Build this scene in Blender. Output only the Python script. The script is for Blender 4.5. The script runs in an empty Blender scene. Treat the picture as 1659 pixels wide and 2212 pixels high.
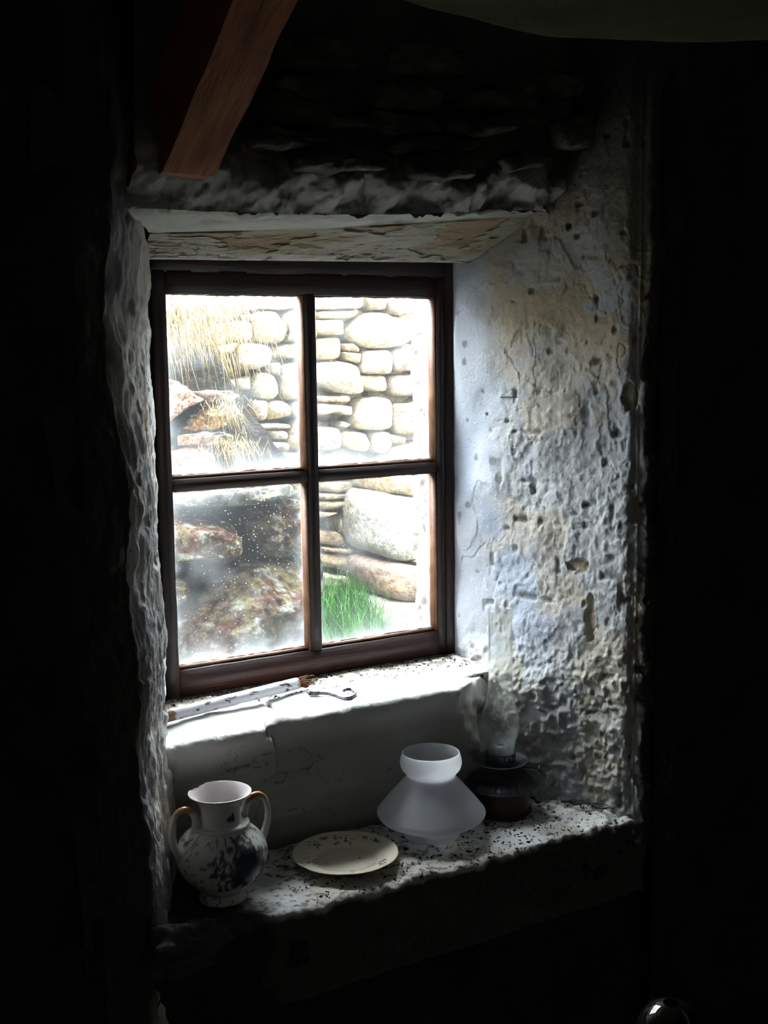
import bpy, bmesh, math, random
import numpy as np
from mathutils import Vector, Matrix
random.seed(7); RS = np.random.RandomState(5)
SC = bpy.context.scene
COL = SC.collection
# ---------------------------------------------------------------- camera
W, H, FPX = 1659, 2212, 2600.0
CAM = np.array([0.0, -2.2, 0.0])
def basis(yaw, pitch, roll):
    cy, sy, cp, sp = math.cos(yaw), math.sin(yaw), math.cos(pitch), math.sin(pitch)
    f = np.array([sy*cp, cy*cp, -sp]); r = np.array([cy, -sy, 0.0]); u = np.cross(r, f)
    c, s = math.cos(roll), math.sin(roll)
    return f, r*c+u*s, -r*s+u*c
FW, RT, UP = basis(math.radians(30.925), math.radians(7.492), math.radians(-0.744))
cd = bpy.data.cameras.new('camera'); cam = bpy.data.objects.new('camera', cd); COL.objects.link(cam)
cd.sensor_fit = 'HORIZONTAL'; cd.sensor_width = 36; cd.lens = FPX/W*36; cd.clip_start = 0.02
m = Matrix(((RT[0], UP[0], -FW[0], CAM[0]), (RT[1], UP[1], -FW[1], CAM[1]), (RT[2], UP[2], -FW[2], CAM[2]), (0, 0, 0, 1)))
cam.matrix_world = m
SC.camera = cam
# ---------------------------------------------------------------- light
SKY = 46.0
wd = bpy.data.worlds.new('sky'); SC.world = wd; wd.use_nodes = True
bg = wd.node_tree.nodes['Background']; bg.inputs[0].default_value = (0.87, 0.95, 1.0, 1)
_n, _l = wd.node_tree.nodes, wd.node_tree.links        # standard overcast sky: radiance (1 + 2 sin elevation)/3 of the zenith
_t = _n.new('ShaderNodeTexCoord'); _s = _n.new('ShaderNodeSeparateXYZ'); _c = _n.new('ShaderNodeClamp'); _m = _n.new('ShaderNodeMath'); _m.operation = 'MULTIPLY_ADD'
_l.new(_t.outputs['Generated'], _s.inputs[0]); _l.new(_s.outputs[2], _c.inputs[0]); _l.new(_c.outputs[0], _m.inputs[0]); _m.inputs[1].default_value = SKY*2/3; _m.inputs[2].default_value = SKY/3; _l.new(_m.outputs[0], bg.inputs[1])
SC.view_settings.view_transform = 'Standard'; SC.view_settings.look = 'None'
SC.view_settings.gamma = 1; SC.view_settings.use_curve_mapping = False
SC.view_settings.exposure = 0.0

# ---------------------------------------------------------------- numeric helpers
def ray(p):
    d = FW*FPX + RT*(p[0]-W/2) - UP*(p[1]-H/2); return d/np.linalg.norm(d)
def onY(p, Y): d = ray(p); return CAM + d*(Y-CAM[1])/d[1]
def onZ(p, Z): d = ray(p); return CAM + d*(Z-CAM[2])/d[2]
def onPlane(p, P0, N):
    d = ray(p); P0 = np.array(P0, float); N = np.array(N, float)
    return CAM + d*np.dot(P0-CAM, N)/np.dot(d, N)
def proj(q):
    v = np.array(q)-CAM; return np.stack([W/2+FPX*(v@RT)/(v@FW), H/2-FPX*(v@UP)/(v@FW)], -1)
def _h(ix, iy, iz, s):
    n = (ix*374761393 + iy*668265263 + iz*2147483647 + s*974634777) & 0xffffffff
    n = ((n ^ (n >> 13))*1274126177) & 0xffffffff
    n = ((n ^ (n >> 15))*2246822519) & 0xffffffff
    return ((n ^ (n >> 16)) & 0xffffff)/float(0xffffff)
def vn(x, y, z, s=0):
    x, y, z = np.broadcast_arrays(np.asarray(x, float), np.asarray(y, float), np.asarray(z, float))
    ix, iy, iz = np.floor(x).astype(np.int64), np.floor(y).astype(np.int64), np.floor(z).astype(np.int64)
    fx, fy, fz = x-ix, y-iy, z-iz
    fx, fy, fz = [t*t*t*(t*(t*6-15)+10) for t in (fx, fy, fz)]
    r = 0
    for dx in (0, 1):
        for dy in (0, 1):
            for dz in (0, 1):
                r = r + _h(ix+dx, iy+dy, iz+dz, s)*(fx if dx else 1-fx)*(fy if dy else 1-fy)*(fz if dz else 1-fz)
    return r*2-1
def fbm(x, y, z, o=4, s=0, g=0.5):
    a, f, r = 1.0, 1.0, 0
    for k in range(o):
        r = r + a*vn(np.asarray(x)*f, np.asarray(y)*f, np.asarray(z)*f, s+k*17); a *= g; f *= 2.03
    return r
def sst(a, b, x): t = np.clip((x-a)/(b-a), 0, 1); return t*t*(3-2*t)
def mix(a, b, t): return np.asarray(a)*(1-t[..., None])+np.asarray(b)*t[..., None]

# ---------------------------------------------------------------- object helpers
def tag(o, label=None, cat=None, group=None, kind=None):
    if label: o['label'] = label
    if cat: o['category'] = cat
    if group: o['group'] = group
    if kind: o['kind'] = kind
    return o
def empty(name, loc=(0, 0, 0), label=None, cat=None, group=None, kind=None):
    o = bpy.data.objects.new(name, None); COL.objects.link(o); o.location = Vector([float(v) for v in loc]); o.empty_display_size = 0.05
    return tag(o, label, cat, group, kind)
def link(name, me, mat, parent=None, smooth=True):
    o = bpy.data.objects.new(name, me); COL.objects.link(o)
    if mat: me.materials.append(mat)
    if smooth: me.polygons.foreach_set('use_smooth', [True]*len(me.polygons))
    if parent:
        o.parent = parent; o.location = -Vector(parent.location)   # mesh data in world coordinates
    return o
def mesh(name, V, F, mat, parent=None, smooth=True, col=None):
    me = bpy.data.meshes.new(name); me.from_pydata([tuple(map(float, v)) for v in V], [], F); me.update()
    if col is not None: setcol(me, col)
    return link(name, me, mat, parent, smooth)
def setcol(me, col):
    a = me.color_attributes.new('Col', 'FLOAT_COLOR', 'POINT')
    c = np.ones((len(me.vertices), 4), np.float32); c[:, :3] = np.clip(col.reshape(-1, 3), 0, 1); a.data.foreach_set('color', c.ravel())
def grid(name, P, mat, parent=None, col=None, wrapu=False, flip=False, smooth=True):
    nu, nv = P.shape[:2]
    me = bpy.data.meshes.new(name)
    idx = np.arange(nu*nv).reshape(nu, nv)
    if wrapu: idx = np.vstack([idx, idx[:1]])
    q = np.stack([idx[:-1, :-1], idx[1:, :-1], idx[1:, 1:], idx[:-1, 1:]], -1).reshape(-1, 4)
    if flip: q = q[:, ::-1]
    me.vertices.add(nu*nv); me.vertices.foreach_set('co', np.ascontiguousarray(P, np.float32).ravel())
    n = len(q); me.loops.add(n*4); me.loops.foreach_set('vertex_index', np.ascontiguousarray(q, np.int32).ravel())
    me.polygons.add(n); me.polygons.foreach_set('loop_start', np.arange(0, n*4, 4, dtype=np.int32))
    me.update(calc_edges=True); me.validate()
    if col is not None: setcol(me, col)
    return link(name, me, mat, parent, smooth)
def lathe(name, prof, c, mat, parent=None, n=64, fn=None, col=None):
    prof = np.array(prof, float); a = np.linspace(0, 2*math.pi, n, endpoint=False)
    R, Z = prof[:, 0][None, :], prof[:, 1][None, :]
    A = a[:, None]+0*R
    R = R+0*A; Z = Z+0*A
    if fn: R, Z = fn(A, R, Z)
    P = np.stack([c[0]+R*np.cos(A), c[1]+R*np.sin(A), c[2]+Z], -1)
    return grid(name, P, mat, parent, wrapu=True, col=None if col is None else col(A, R, Z))
def densify(prof, k):
    prof = np.array(prof, float); t = np.arange(len(prof)); T = np.linspace(0, len(prof)-1, (len(prof)-1)*k+1)
    # catmull-rom
    out = []
    for x in T:
        i = min(int(x), len(prof)-2); f = x-i
        p0, p1, p2, p3 = prof[max(i-1, 0)], prof[i], prof[i+1], prof[min(i+2, len(prof)-1)]
        out.append(.5*((2*p1)+(-p0+p2)*f+(2*p0-5*p1+4*p2-p3)*f*f+(-p0+3*p1-3*p2+p3)*f**3))
    return np.array(out)
def tube(name, pts, rad, mat, parent=None, n=10, caps=True, sq=1.0, col=None):
    pts = np.array(pts, float); N = len(pts); rad = np.broadcast_to(np.array(rad, float), (N,))
    T = np.gradient(pts, axis=0); T /= np.linalg.norm(T, axis=1)[:, None]
    u = np.cross(T[0], [0, 0, 1.0]);
    if np.linalg.norm(u) < .1: u = np.cross(T[0], [1.0, 0, 0])
    V = []
    for i in range(N):
        u = u-T[i]*np.dot(u, T[i]); u /= np.linalg.norm(u); w = np.cross(T[i], u)
        for k in range(n):
            a = 2*math.pi*k/n; V.append(pts[i]+rad[i]*(u*math.cos(a)+w*math.sin(a)*sq))
    F = [(i*n+k, i*n+(k+1) % n, (i+1)*n+(k+1) % n, (i+1)*n+k) for i in range(N-1) for k in range(n)]
    if caps: F += [tuple(range(n))[::-1], tuple(range((N-1)*n, N*n))]
    return mesh(name, V, F, mat, parent)
def bevbox(name, lo, hi, mat, parent=None, bev=.003, seg=2, jit=0, cuts=0):
    bm = bmesh.new(); bmesh.ops.create_cube(bm, size=1)
    lo, hi = np.array(lo), np.array(hi)
    for v in bm.verts: v.co = Vector(((lo+hi)/2+np.array(v.co)*(hi-lo)))
    if cuts:
        ax = int(np.argmax(hi-lo)); es = [e for e in bm.edges if abs((e.verts[0].co-e.verts[1].co)[ax]) > .5*(hi-lo)[ax]]
        bmesh.ops.subdivide_edges(bm, edges=es, cuts=cuts)
    bmesh.ops.bevel(bm, geom=[e for e in bm.edges if e.calc_face_angle(0) > .5], offset=bev, segments=seg, affect='EDGES', clamp_overlap=True)
    if jit:
        for v in bm.verts:
            c = np.array(v.co)*28; v.co += Vector((vn(*c, 1), vn(*c, 2), vn(*c, 3)))*jit
    me = bpy.data.meshes.new(name); bm.to_mesh(me); bm.free()
    return link(name, me, mat, parent, smooth=True)

def warp(e, c, kr, zs0, zs1):
    for o in e.children:
        me = o.data; n = len(me.vertices); a = np.empty(n*3, np.float32); me.vertices.foreach_get('co', a); a = a.reshape(-1, 3)
        a[:, 0] = c[0]+(a[:, 0]-c[0])*kr; a[:, 1] = c[1]+(a[:, 1]-c[1])*kr; a[:, 2] = c[2]+np.interp(a[:, 2]-c[2], zs0, zs1)
        me.vertices.foreach_set('co', a.ravel()); me.update()
# ---------------------------------------------------------------- materials
def mat(name, base=(.5, .5, .5), rough=.8, metal=0, attr=False, bump=0, bscale=80, bdet=6, var=0, vscale=12, c2=None, spec=None, stretch=None, trans=None):
    M = bpy.data.materials.new(name); M.use_nodes = True; nt = M.node_tree; N = nt.nodes; L = nt.links
    b = N['Principled BSDF']; b.inputs['Roughness'].default_value = rough; b.inputs['Metallic'].default_value = metal
    if spec is not None: b.inputs['Specular IOR Level'].default_value = spec
    b.inputs['Base Color'].default_value = (*base, 1)
    tc = N.new('ShaderNodeTexCoord'); mp = N.new('ShaderNodeMapping'); L.new(tc.outputs['Object'], mp.inputs[0])
    if stretch: mp.inputs['Scale'].default_value = stretch
    src = None
    if attr:
        at = N.new('ShaderNodeAttribute'); at.attribute_name = 'Col'; src = at.outputs['Color']
    if c2 is not None or var:
        nz = N.new('ShaderNodeTexNoise'); nz.inputs['Scale'].default_value = vscale; nz.inputs['Detail'].default_value = 6; nz.inputs['Roughness'].default_value = .65
        L.new(mp.outputs[0], nz.inputs[0])
        r = N.new('ShaderNodeValToRGB'); L.new(nz.outputs[0], r.inputs[0])
        r.color_ramp.elements[0].position = .35; r.color_ramp.elements[1].position = .65
        if c2 is not None:
            r.color_ramp.elements[0].color = (*base, 1); r.color_ramp.elements[1].color = (*c2, 1)
            if src is None: src = r.outputs[0]
        else:
            r.color_ramp.elements[0].color = (1-var, 1-var, 1-var, 1); r.color_ramp.elements[1].color = (1, 1, 1, 1)
        if src is not r.outputs[0]:
            mx = N.new('ShaderNodeMix'); mx.data_type = 'RGBA'; mx.blend_type = 'MULTIPLY'; mx.inputs[0].default_value = 1
            if src: L.new(src, mx.inputs[6])
            else: mx.inputs[6].default_value = (*base, 1)
            L.new(r.outputs[0], mx.inputs[7]); src = mx.outputs[2]
    if src: L.new(src, b.inputs['Base Color'])
    if bump:
        n2 = N.new('ShaderNodeTexNoise'); n2.inputs['Scale'].default_value = bscale; n2.inputs['Detail'].default_value = bdet; n2.inputs['Roughness'].default_value = .6
        L.new(mp.outputs[0], n2.inputs[0])
        bp = N.new('ShaderNodeBump'); bp.inputs['Strength'].default_value = .9; bp.inputs['Distance'].default_value = bump
        L.new(n2.outputs[0], bp.inputs['Height']); L.new(bp.outputs[0], b.inputs['Normal'])
    return M
M_plaster = mat('limewashed_plaster', attr=True, rough=.9, bump=.0022, bscale=170, spec=.2)
M_darkwall = mat('sooty_wall', (.10, .09, .075), .95, c2=(.17, .155, .135), vscale=9, bump=.006, bscale=60)
M_slate = mat('sooty_slate', (.14, .14, .11), .9, c2=(.42, .42, .35), vscale=14, bump=.005, bscale=70, stretch=(1, 1, 2.2))
M_frame = mat('brown_painted_wood', (.075, .028, .016), .55, c2=(.16, .065, .035), vscale=9, bump=.0015, bscale=60, stretch=(1, 1, .5))
M_framex = mat('brown_wood_cross_grain', (.085, .032, .018), .5, c2=(.20, .09, .05), vscale=9, bump=.0015, bscale=60, stretch=(.25, 1, 3))
M_frame_lit = mat('frame_wood_lit', (.30, .17, .10), .6, c2=(.44, .30, .20), vscale=20, bump=.001, bscale=90)  # lighter copy of the frame wood, window light put into its colour
M_rafter = mat('rafter_wood', (.42, .215, .09), .8, c2=(.62, .37, .17), vscale=11, bump=.003, bscale=50, stretch=(6, .7, .7))
M_stone = mat('pale_field_stone', attr=True, rough=.95, var=.45, vscale=40, bump=.022, bscale=30, spec=.1)
M_boulder = mat('lichened_boulder', attr=True, rough=.95, var=.6, vscale=90, bump=.016, bscale=60, spec=.1)
M_mortar = mat('dark_earth_joint', (.07, .065, .045), 1, c2=(.16, .15, .10), vscale=30, bump=.01, bscale=60)
M_ground = mat('turf_soil', (.05, .08, .02), 1, c2=(.09, .12, .035), vscale=20, bump=.01)
M_grass = mat('green_grass', (.09, .30, .04), .6, c2=(.26, .52, .13), vscale=18)
M_dry = mat('dry_grass', (.44, .35, .21), .8, c2=(.68, .60, .45), vscale=25)
M_heath = mat('dark_turf', (.04, .042, .025), 1, c2=(.15, .13, .09), vscale=45, bump=.02, bscale=60)
M_ceramic = mat('glazed_earthenware', attr=True, rough=.22)
M_plate = mat('cream_glazed_china', attr=True, rough=.18)
M_iron = mat('dark_iron', (.14, .14, .155), .34, metal=.2, c2=(.28, .29, .31), vscale=30, bump=.0012, bscale=60)
M_brass = mat('tarnished_brass', (.13, .075, .035), .45, metal=.3, c2=(.20, .12, .05), vscale=25, bump=.0008)
M_hook = mat('galvanised_steel', (.28, .27, .30), .35, metal=.8, c2=(.45, .44, .47), vscale=60)
M_stick = mat('flaking_white_paint', attr=True, rough=.5, bump=.0008, bscale=90)
M_fibre = mat('frayed_fibre', (.22, .12, .05), .9, c2=(.40, .24, .10), vscale=60)
M_twig = mat('dead_twig', (.035, .025, .018), .9)
M_debris = mat('plaster_crumbs', (.035, .028, .02), .95, c2=(.14, .11, .08), vscale=90)
M_cloth = mat('sagging_canvas', (.20, .195, .11), .95, c2=(.28, .27, .16), vscale=5, bump=.002, bscale=300)
M_floor = mat('flagstone_floor', (.26, .23, .19), .7, c2=(.40, .36, .30), vscale=5, bump=.006, bscale=30)
M_pot = mat('dark_glazed_pot', (.006, .005, .004), .05)
M_int = mat('dark_boards', (.05, .04, .03), .9, c2=(.08, .065, .05), vscale=8, bump=.003)

def opal():
    M = bpy.data.materials.new('opal_glass'); M.use_nodes = True; nt = M.node_tree; N = nt.nodes; L = nt.links
    b = N['Principled BSDF']; out = N['Material Output']
    b.inputs['Base Color'].default_value = (.86, .88, .92, 1); b.inputs['Roughness'].default_value = .25
    t = N.new('ShaderNodeBsdfTranslucent'); t.inputs[0].default_value = (.97, .975, .99, 1)
    x = N.new('ShaderNodeMixShader'); x.inputs[0].default_value = .80
    L.new(b.outputs[0], x.inputs[1]); L.new(t.outputs[0], x.inputs[2]); L.new(x.outputs[0], out.inputs[0]); return M
M_opal = opal()
def thin_glass(name, dirt=0.0, haze=None, tint=(1, 1, 1), ior=1.45, edges=None):
    """clear thin glass with a film of dust: transparent + fresnel reflection + dust scattering"""
    M = bpy.data.materials.new(name); M.use_nodes = True; nt = M.node_tree; N = nt.nodes; L = nt.links
    N.remove(N['Principled BSDF']); out = N['Material Output']
    tr = N.new('ShaderNodeBsdfTransparent'); tr.inputs[0].default_value = (*tint, 1)
    gl = N.new('ShaderNodeBsdfGlossy'); gl.inputs['Roughness'].default_value = .03
    lw = N.new('ShaderNodeLayerWeight'); lw.inputs[0].default_value = .5
    pw = N.new('ShaderNodeMath'); pw.operation = 'POWER'; pw.inputs[1].default_value = 3.0; L.new(lw.outputs['Facing'], pw.inputs[0])
    fr = N.new('ShaderNodeMath'); fr.operation = 'MULTIPLY_ADD'; fr.inputs[1].default_value = .75; fr.inputs[2].default_value = .04; L.new(pw.outputs[0], fr.inputs[0])
    x = N.new('ShaderNodeMixShader'); L.new(fr.outputs[0], x.inputs[0]); L.new(tr.outputs[0], x.inputs[1]); L.new(gl.outputs[0], x.inputs[2])
    at = N.new('ShaderNodeAttribute'); at.attribute_name = 'Col'
    tl = N.new('ShaderNodeBsdfTranslucent'); tl.inputs[0].default_value = (.85, .9, .92, 1)
    tc = N.new('ShaderNodeTexCoord')
    vo = N.new('ShaderNodeTexNoise'); vo.inputs['Scale'].default_value = 260; vo.inputs['Detail'].default_value = 2
    L.new(tc.outputs['Object'], vo.inputs[0])
    r = N.new('ShaderNodeMapRange'); r.inputs[1].default_value = .69; r.inputs[2].default_value = .74; r.inputs[3].default_value = 0; r.inputs[4].default_value = .55
    L.new(vo.outputs[0], r.inputs[0])
    sep = N.new('ShaderNodeSeparateColor'); L.new(at.outputs['Color'], sep.inputs[0])
    mu = N.new('ShaderNodeMath'); mu.operation = 'MULTIPLY'; L.new(r.outputs[0], mu.inputs[0]); L.new(sep.outputs[1], mu.inputs[1])
    ad = N.new('ShaderNodeMath'); ad.operation = 'ADD'; ad.use_clamp = True; L.new(mu.outputs[0], ad.inputs[0]); L.new(sep.outputs[0], ad.inputs[1])
    y = N.new('ShaderNodeMixShader'); L.new(ad.outputs[0], y.inputs[0]); L.new(x.outputs[0], y.inputs[1]); L.new(tl.outputs[0], y.inputs[2])
    L.new(y.outputs[0], out.inputs[0]); return M
M_glass = thin_glass('dusty_window_glass', ior=1.3)
M_chim = thin_glass('clear_lamp_glass', tint=(.97, .98, .97))

# ================================================================ SETTING
ZL = -0.674            # top of the ledge under the window
YB = -0.165            # back of the lower sill
ZS = float(onY((700, 1806), YB)[2])
YF = float(onZ((1000, 1868), ZS)[1])    # front edge of the sill = room face of the wall
print('ZS', ZS, 'YF', YF)
ZFLOOR, ZTOP = -1.60, 1.25
wall = empty('wall_front', (1.1, YF, ZFLOOR), kind='structure')

WHITE = np.array([.72, .72, .69]); GREY = np.array([.56, .58, .60]); BLUE = np.array([.58, .66, .80]); OCHRE = np.array([.50, .38, .20]); GREEN = np.array([.30, .30, .15]); TAN = np.array([.62, .54, .40])
SOOT_SHADE = np.array([.05, .045, .04])  # near-black, for sooty wall and dark cracks and for painted shade
# ---- right reveal: splayed, thick chipped limewash
RX0, RX1 = 1.497, 1.650
def right_reveal():
    ns, nz = 330, 640
    s = np.linspace(0, 1.0, ns)[:, None]; z = np.linspace(-1.02, .70, nz)[None, :]
    s = s+0*z; z = z+0*s
    L = .56                                # length along section incl. corner roll
    Ls = math.hypot(RX1-RX0, YF)
    d = s*L
    # section: straight splay, then rounds the corner and runs 10 cm along the room face
    t = np.clip(d/Ls, 0, 1)
    x = RX0+(RX1-RX0)*t; y = YF*t
    ov = np.clip(d-Ls, 0, 1)
    x = x+ov; 
    nx, ny = -(-YF), -(RX1-RX0); n = math.hypot(nx, ny); nx /= n; ny /= n      # faces into the niche
    blend = sst(Ls-.03, Ls+.03, d)
    NX = nx*(1-blend); NY = ny*(1-blend)-blend; nn = np.hypot(NX, NY); NX /= nn; NY /= nn
    x = x+.012*np.exp(-((d-Ls)/.02)**2); y = y+.014*np.exp(-((d-Ls)/.02)**2)
    # px-like feature coordinates on the reveal: (d,z)
    h = .010*fbm(d*5, z*5, 0, 3, 3)
    h += .0020*fbm(d*22, z*22, 1, 4, 9)
    rough = sst(.07, .16, d+.03*fbm(d*9, z*9, 2, 3, 21))            # smooth band next to the frame
    rough = np.maximum(rough, sst(-.60, -.70, z)*sst(.0, .06, d))
    low = sst(-.56, -.68, z)
    h += rough*.0015*fbm(d*85, z*70, 3, 3, 31)
    peb = np.clip(vn(d*95, z*85, 4, 41)-.1, 0, 1)
    dens = sst(-.1, .45, fbm(d*7, z*7, 9, 2, 91))
    h += rough*peb*(.0030+.006*low)*(.25+.75*np.maximum(dens, low*.8))
    h += low*.0045*fbm(d*26, z*40, 6, 3, 55)
    h += .045*sst(-.60, -.72, z+.02*vn(d*20, z*20, 0, 8))*np.exp(-((d-.16)/.10)**2)
    calm = sst(.0, -.35, z)*.45+.55; h = .010*fbm(d*5, z*5, 0, 3, 3)+(h-.010*fbm(d*5, z*5, 0, 3, 3))*calm
    # raised remnant coats with a hard broken edge
    c1 = fbm(d*6.5, z*5.2, 7, 5, 63); coat = sst(.02, .06, c1)
    h += .0016*coat
    c2 = fbm(d*9+4, z*8, 17, 5, 73); coat2 = sst(.12, .15, c2)*rough
    h -= .0018*coat2
    # stone courses showing low beside the lamp
    def pt(px):
        q = onPlane(px, (RX0, 0, 0), (-YF*-1, (RX1-RX0), 0)); return math.hypot(q[0]-RX0, q[1]), q[2]
    chips = [((1105, 865), .030, .030, .014), ((1120, 800), .022, .03, .008), ((1112, 1142), .026, .026, .010), ((1066, 1247), .036, .014, .010), ((1128, 1165), .02, .014, .008), ((1075, 1370), .012, .05, .010), ((1150, 1540), .045, .010, .018), ((1160, 1580), .05, .008, .016), ((1165, 1625), .045, .010, .016), ((1370, 1250), .04, .05, .02), ((1235, 1480), .05, .012, .009)]
    chipm = 0*d
    for p, a, b, dep in chips:
        cd_, cz_ = pt(p); rr = np.sqrt(((d-cd_)/a)**2+((z-cz_)/b)**2)+.35*fbm(d*40, z*40, 5, 3, 83)
        k = sst(1.0, .85, rr); h -= dep*k; chipm = np.maximum(chipm, k)
    pock = np.clip(vn(d*48, z*48, 8, 101)-.62, 0, 1); h -= rough*.02*pock
    cr = np.abs(fbm(d*5+2, z*4, 11, 4, 111)); crack = sst(.012, .0, cr)*sst(-.1, .3, fbm(d*3, z*3, 2, 2, 5)); h -= .003*crack
    cr2 = np.abs(fbm(d*6+7, z*7, 15, 4, 119)); crack2 = sst(.010, .0, cr2); h -= .0022*crack2*rough
    h *= sst(0, .02, d)
    P = np.stack([x+NX*h, y+NY*h, z], -1)
    C = mix(WHITE*.93, GREY*.82, .75*rough); C = mix(C, np.array([.62, .68, .78]), .7*(1-rough))
    C = mix(C, BLUE*.9, .75*sst(.0, .35, fbm(d*5, z*4, 21, 3, 131))*sst(-.02, -.25, z)*(1-.6*low))
    C = mix(C, TAN, .55*sst(.15, .5, fbm(d*8, z*8, 23, 3, 141)+.25*low)*rough)
    up = sst(-.12, .12, z)
    C = mix(C, OCHRE, .75*sst(.28, .5, fbm(d*8, z*11, 25, 4, 151)+.30*up-.1)*up*rough)
    C = mix(C, GREEN, .75*sst(.22, .5, fbm(d*7, z*7, 29, 4, 161)+.28*up*sst(.2, .45, d))*rough*sst(-.35, .1, z))
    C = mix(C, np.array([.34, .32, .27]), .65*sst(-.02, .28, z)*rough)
    C = mix(C, TAN, .8*chipm)
    C = mix(C, np.array([.45, .42, .34]), .5*low*sst(-.2, .4, fbm(d*14, z*14, 33, 3, 171)))
    C = mix(C, SOOT_SHADE*2, .6*sst(.3, .6, pock*2)); C = mix(C, SOOT_SHADE*3, .4*crack)
    C = mix(C, SOOT_SHADE*1.4, sst(Ls+.005, Ls+.03, d+.01*fbm(z*20, d*20, 3, 3)))
    C = mix(C, SOOT_SHADE*1.6, sst(.24, .50, z+.04*fbm(z*9, d*9, 3, 3)))  # upper reveal darkened in colour so it fades into shade
    C = C*.76; hole = np.hypot(d-pt((1001, 896))[0], z-pt((1001, 896))[1]); C = mix(C, SOOT_SHADE, sst(.005, .003, hole))
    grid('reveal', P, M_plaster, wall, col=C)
    return pt
rpt = right_reveal()
# ---- left reveal
LX0, LX1 = 0.803, 0.606
def left_reveal():
    ns, nz = 220, 640
    s = np.linspace(0, 1, ns)[:, None]; z = np.linspace(-1.25, .62, nz)[None, :]; s = s+0*z; z = z+0*s
    Ls = math.hypot(LX1-LX0, YF); L = Ls+.12; d = s*L; t = np.clip(d/Ls, 0, 1)
    # front corner x varies with height (bulges as in the picture)
    cx = LX1+.012*vn(z*4, 0, 0, 5)+.018*sst(-.45, -.9, z)
    x = LX0+(cx-LX0)*t; y = YF*t; x = x-np.clip(d-Ls, 0, 1)
    nx, ny = -YF, -(LX0-LX1); n = math.hypot(nx, ny); nx /= n; ny /= n
    blend = sst(Ls-.03, Ls+.03, d); NX = nx*(1-blend); NY = ny*(1-blend)-blend; nn = np.hypot(NX, NY); NX /= nn; NY /= nn
    x = x-.004*0+.0*d; y = y+.020*np.exp(-((d-Ls)/.035)**2)
    h = .012*np.sin(np.clip(d/Ls, 0, 1)*math.pi)+.007*fbm(d*6, z*5, 40, 3, 3)
    h += .0045*fbm(d*24, z*16, 41, 3, 7)+.0022*fbm(d*80, z*42, 42, 3, 11)
    h -= .016*np.clip(vn(d*42, z*26, 43, 13)-.5, 0, 1)
    h += .02*np.clip(vn(d*5, z*6, 46, 23)-.35, 0, 1)
    h *= sst(0, .02, d)
    P = np.stack([x+NX*h, y+NY*h, z], -1)
    C = mix(WHITE*.85, TAN*.8, .5*sst(0, .5, fbm(d*12, z*9, 44, 3, 17)))
    C = mix(C, np.array([.26, .26, .28]), .6*sst(-.1, .4, fbm(d*9, z*7, 45, 3, 19)))
    C = mix(C, SOOT_SHADE*1.1, sst(Ls-.03, Ls+.005, d+.022*fbm(d*8, z*9, 3, 3)))  # dark wall tone starts before the corner, painting the lit strip's fade
    C = mix(C, SOOT_SHADE*1.3, sst(.30, .5, z+.05*fbm(z*12, d*12, 4, 3)))  # top of the strip sinks into painted darkness
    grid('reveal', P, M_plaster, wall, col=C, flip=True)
left_reveal()
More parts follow.
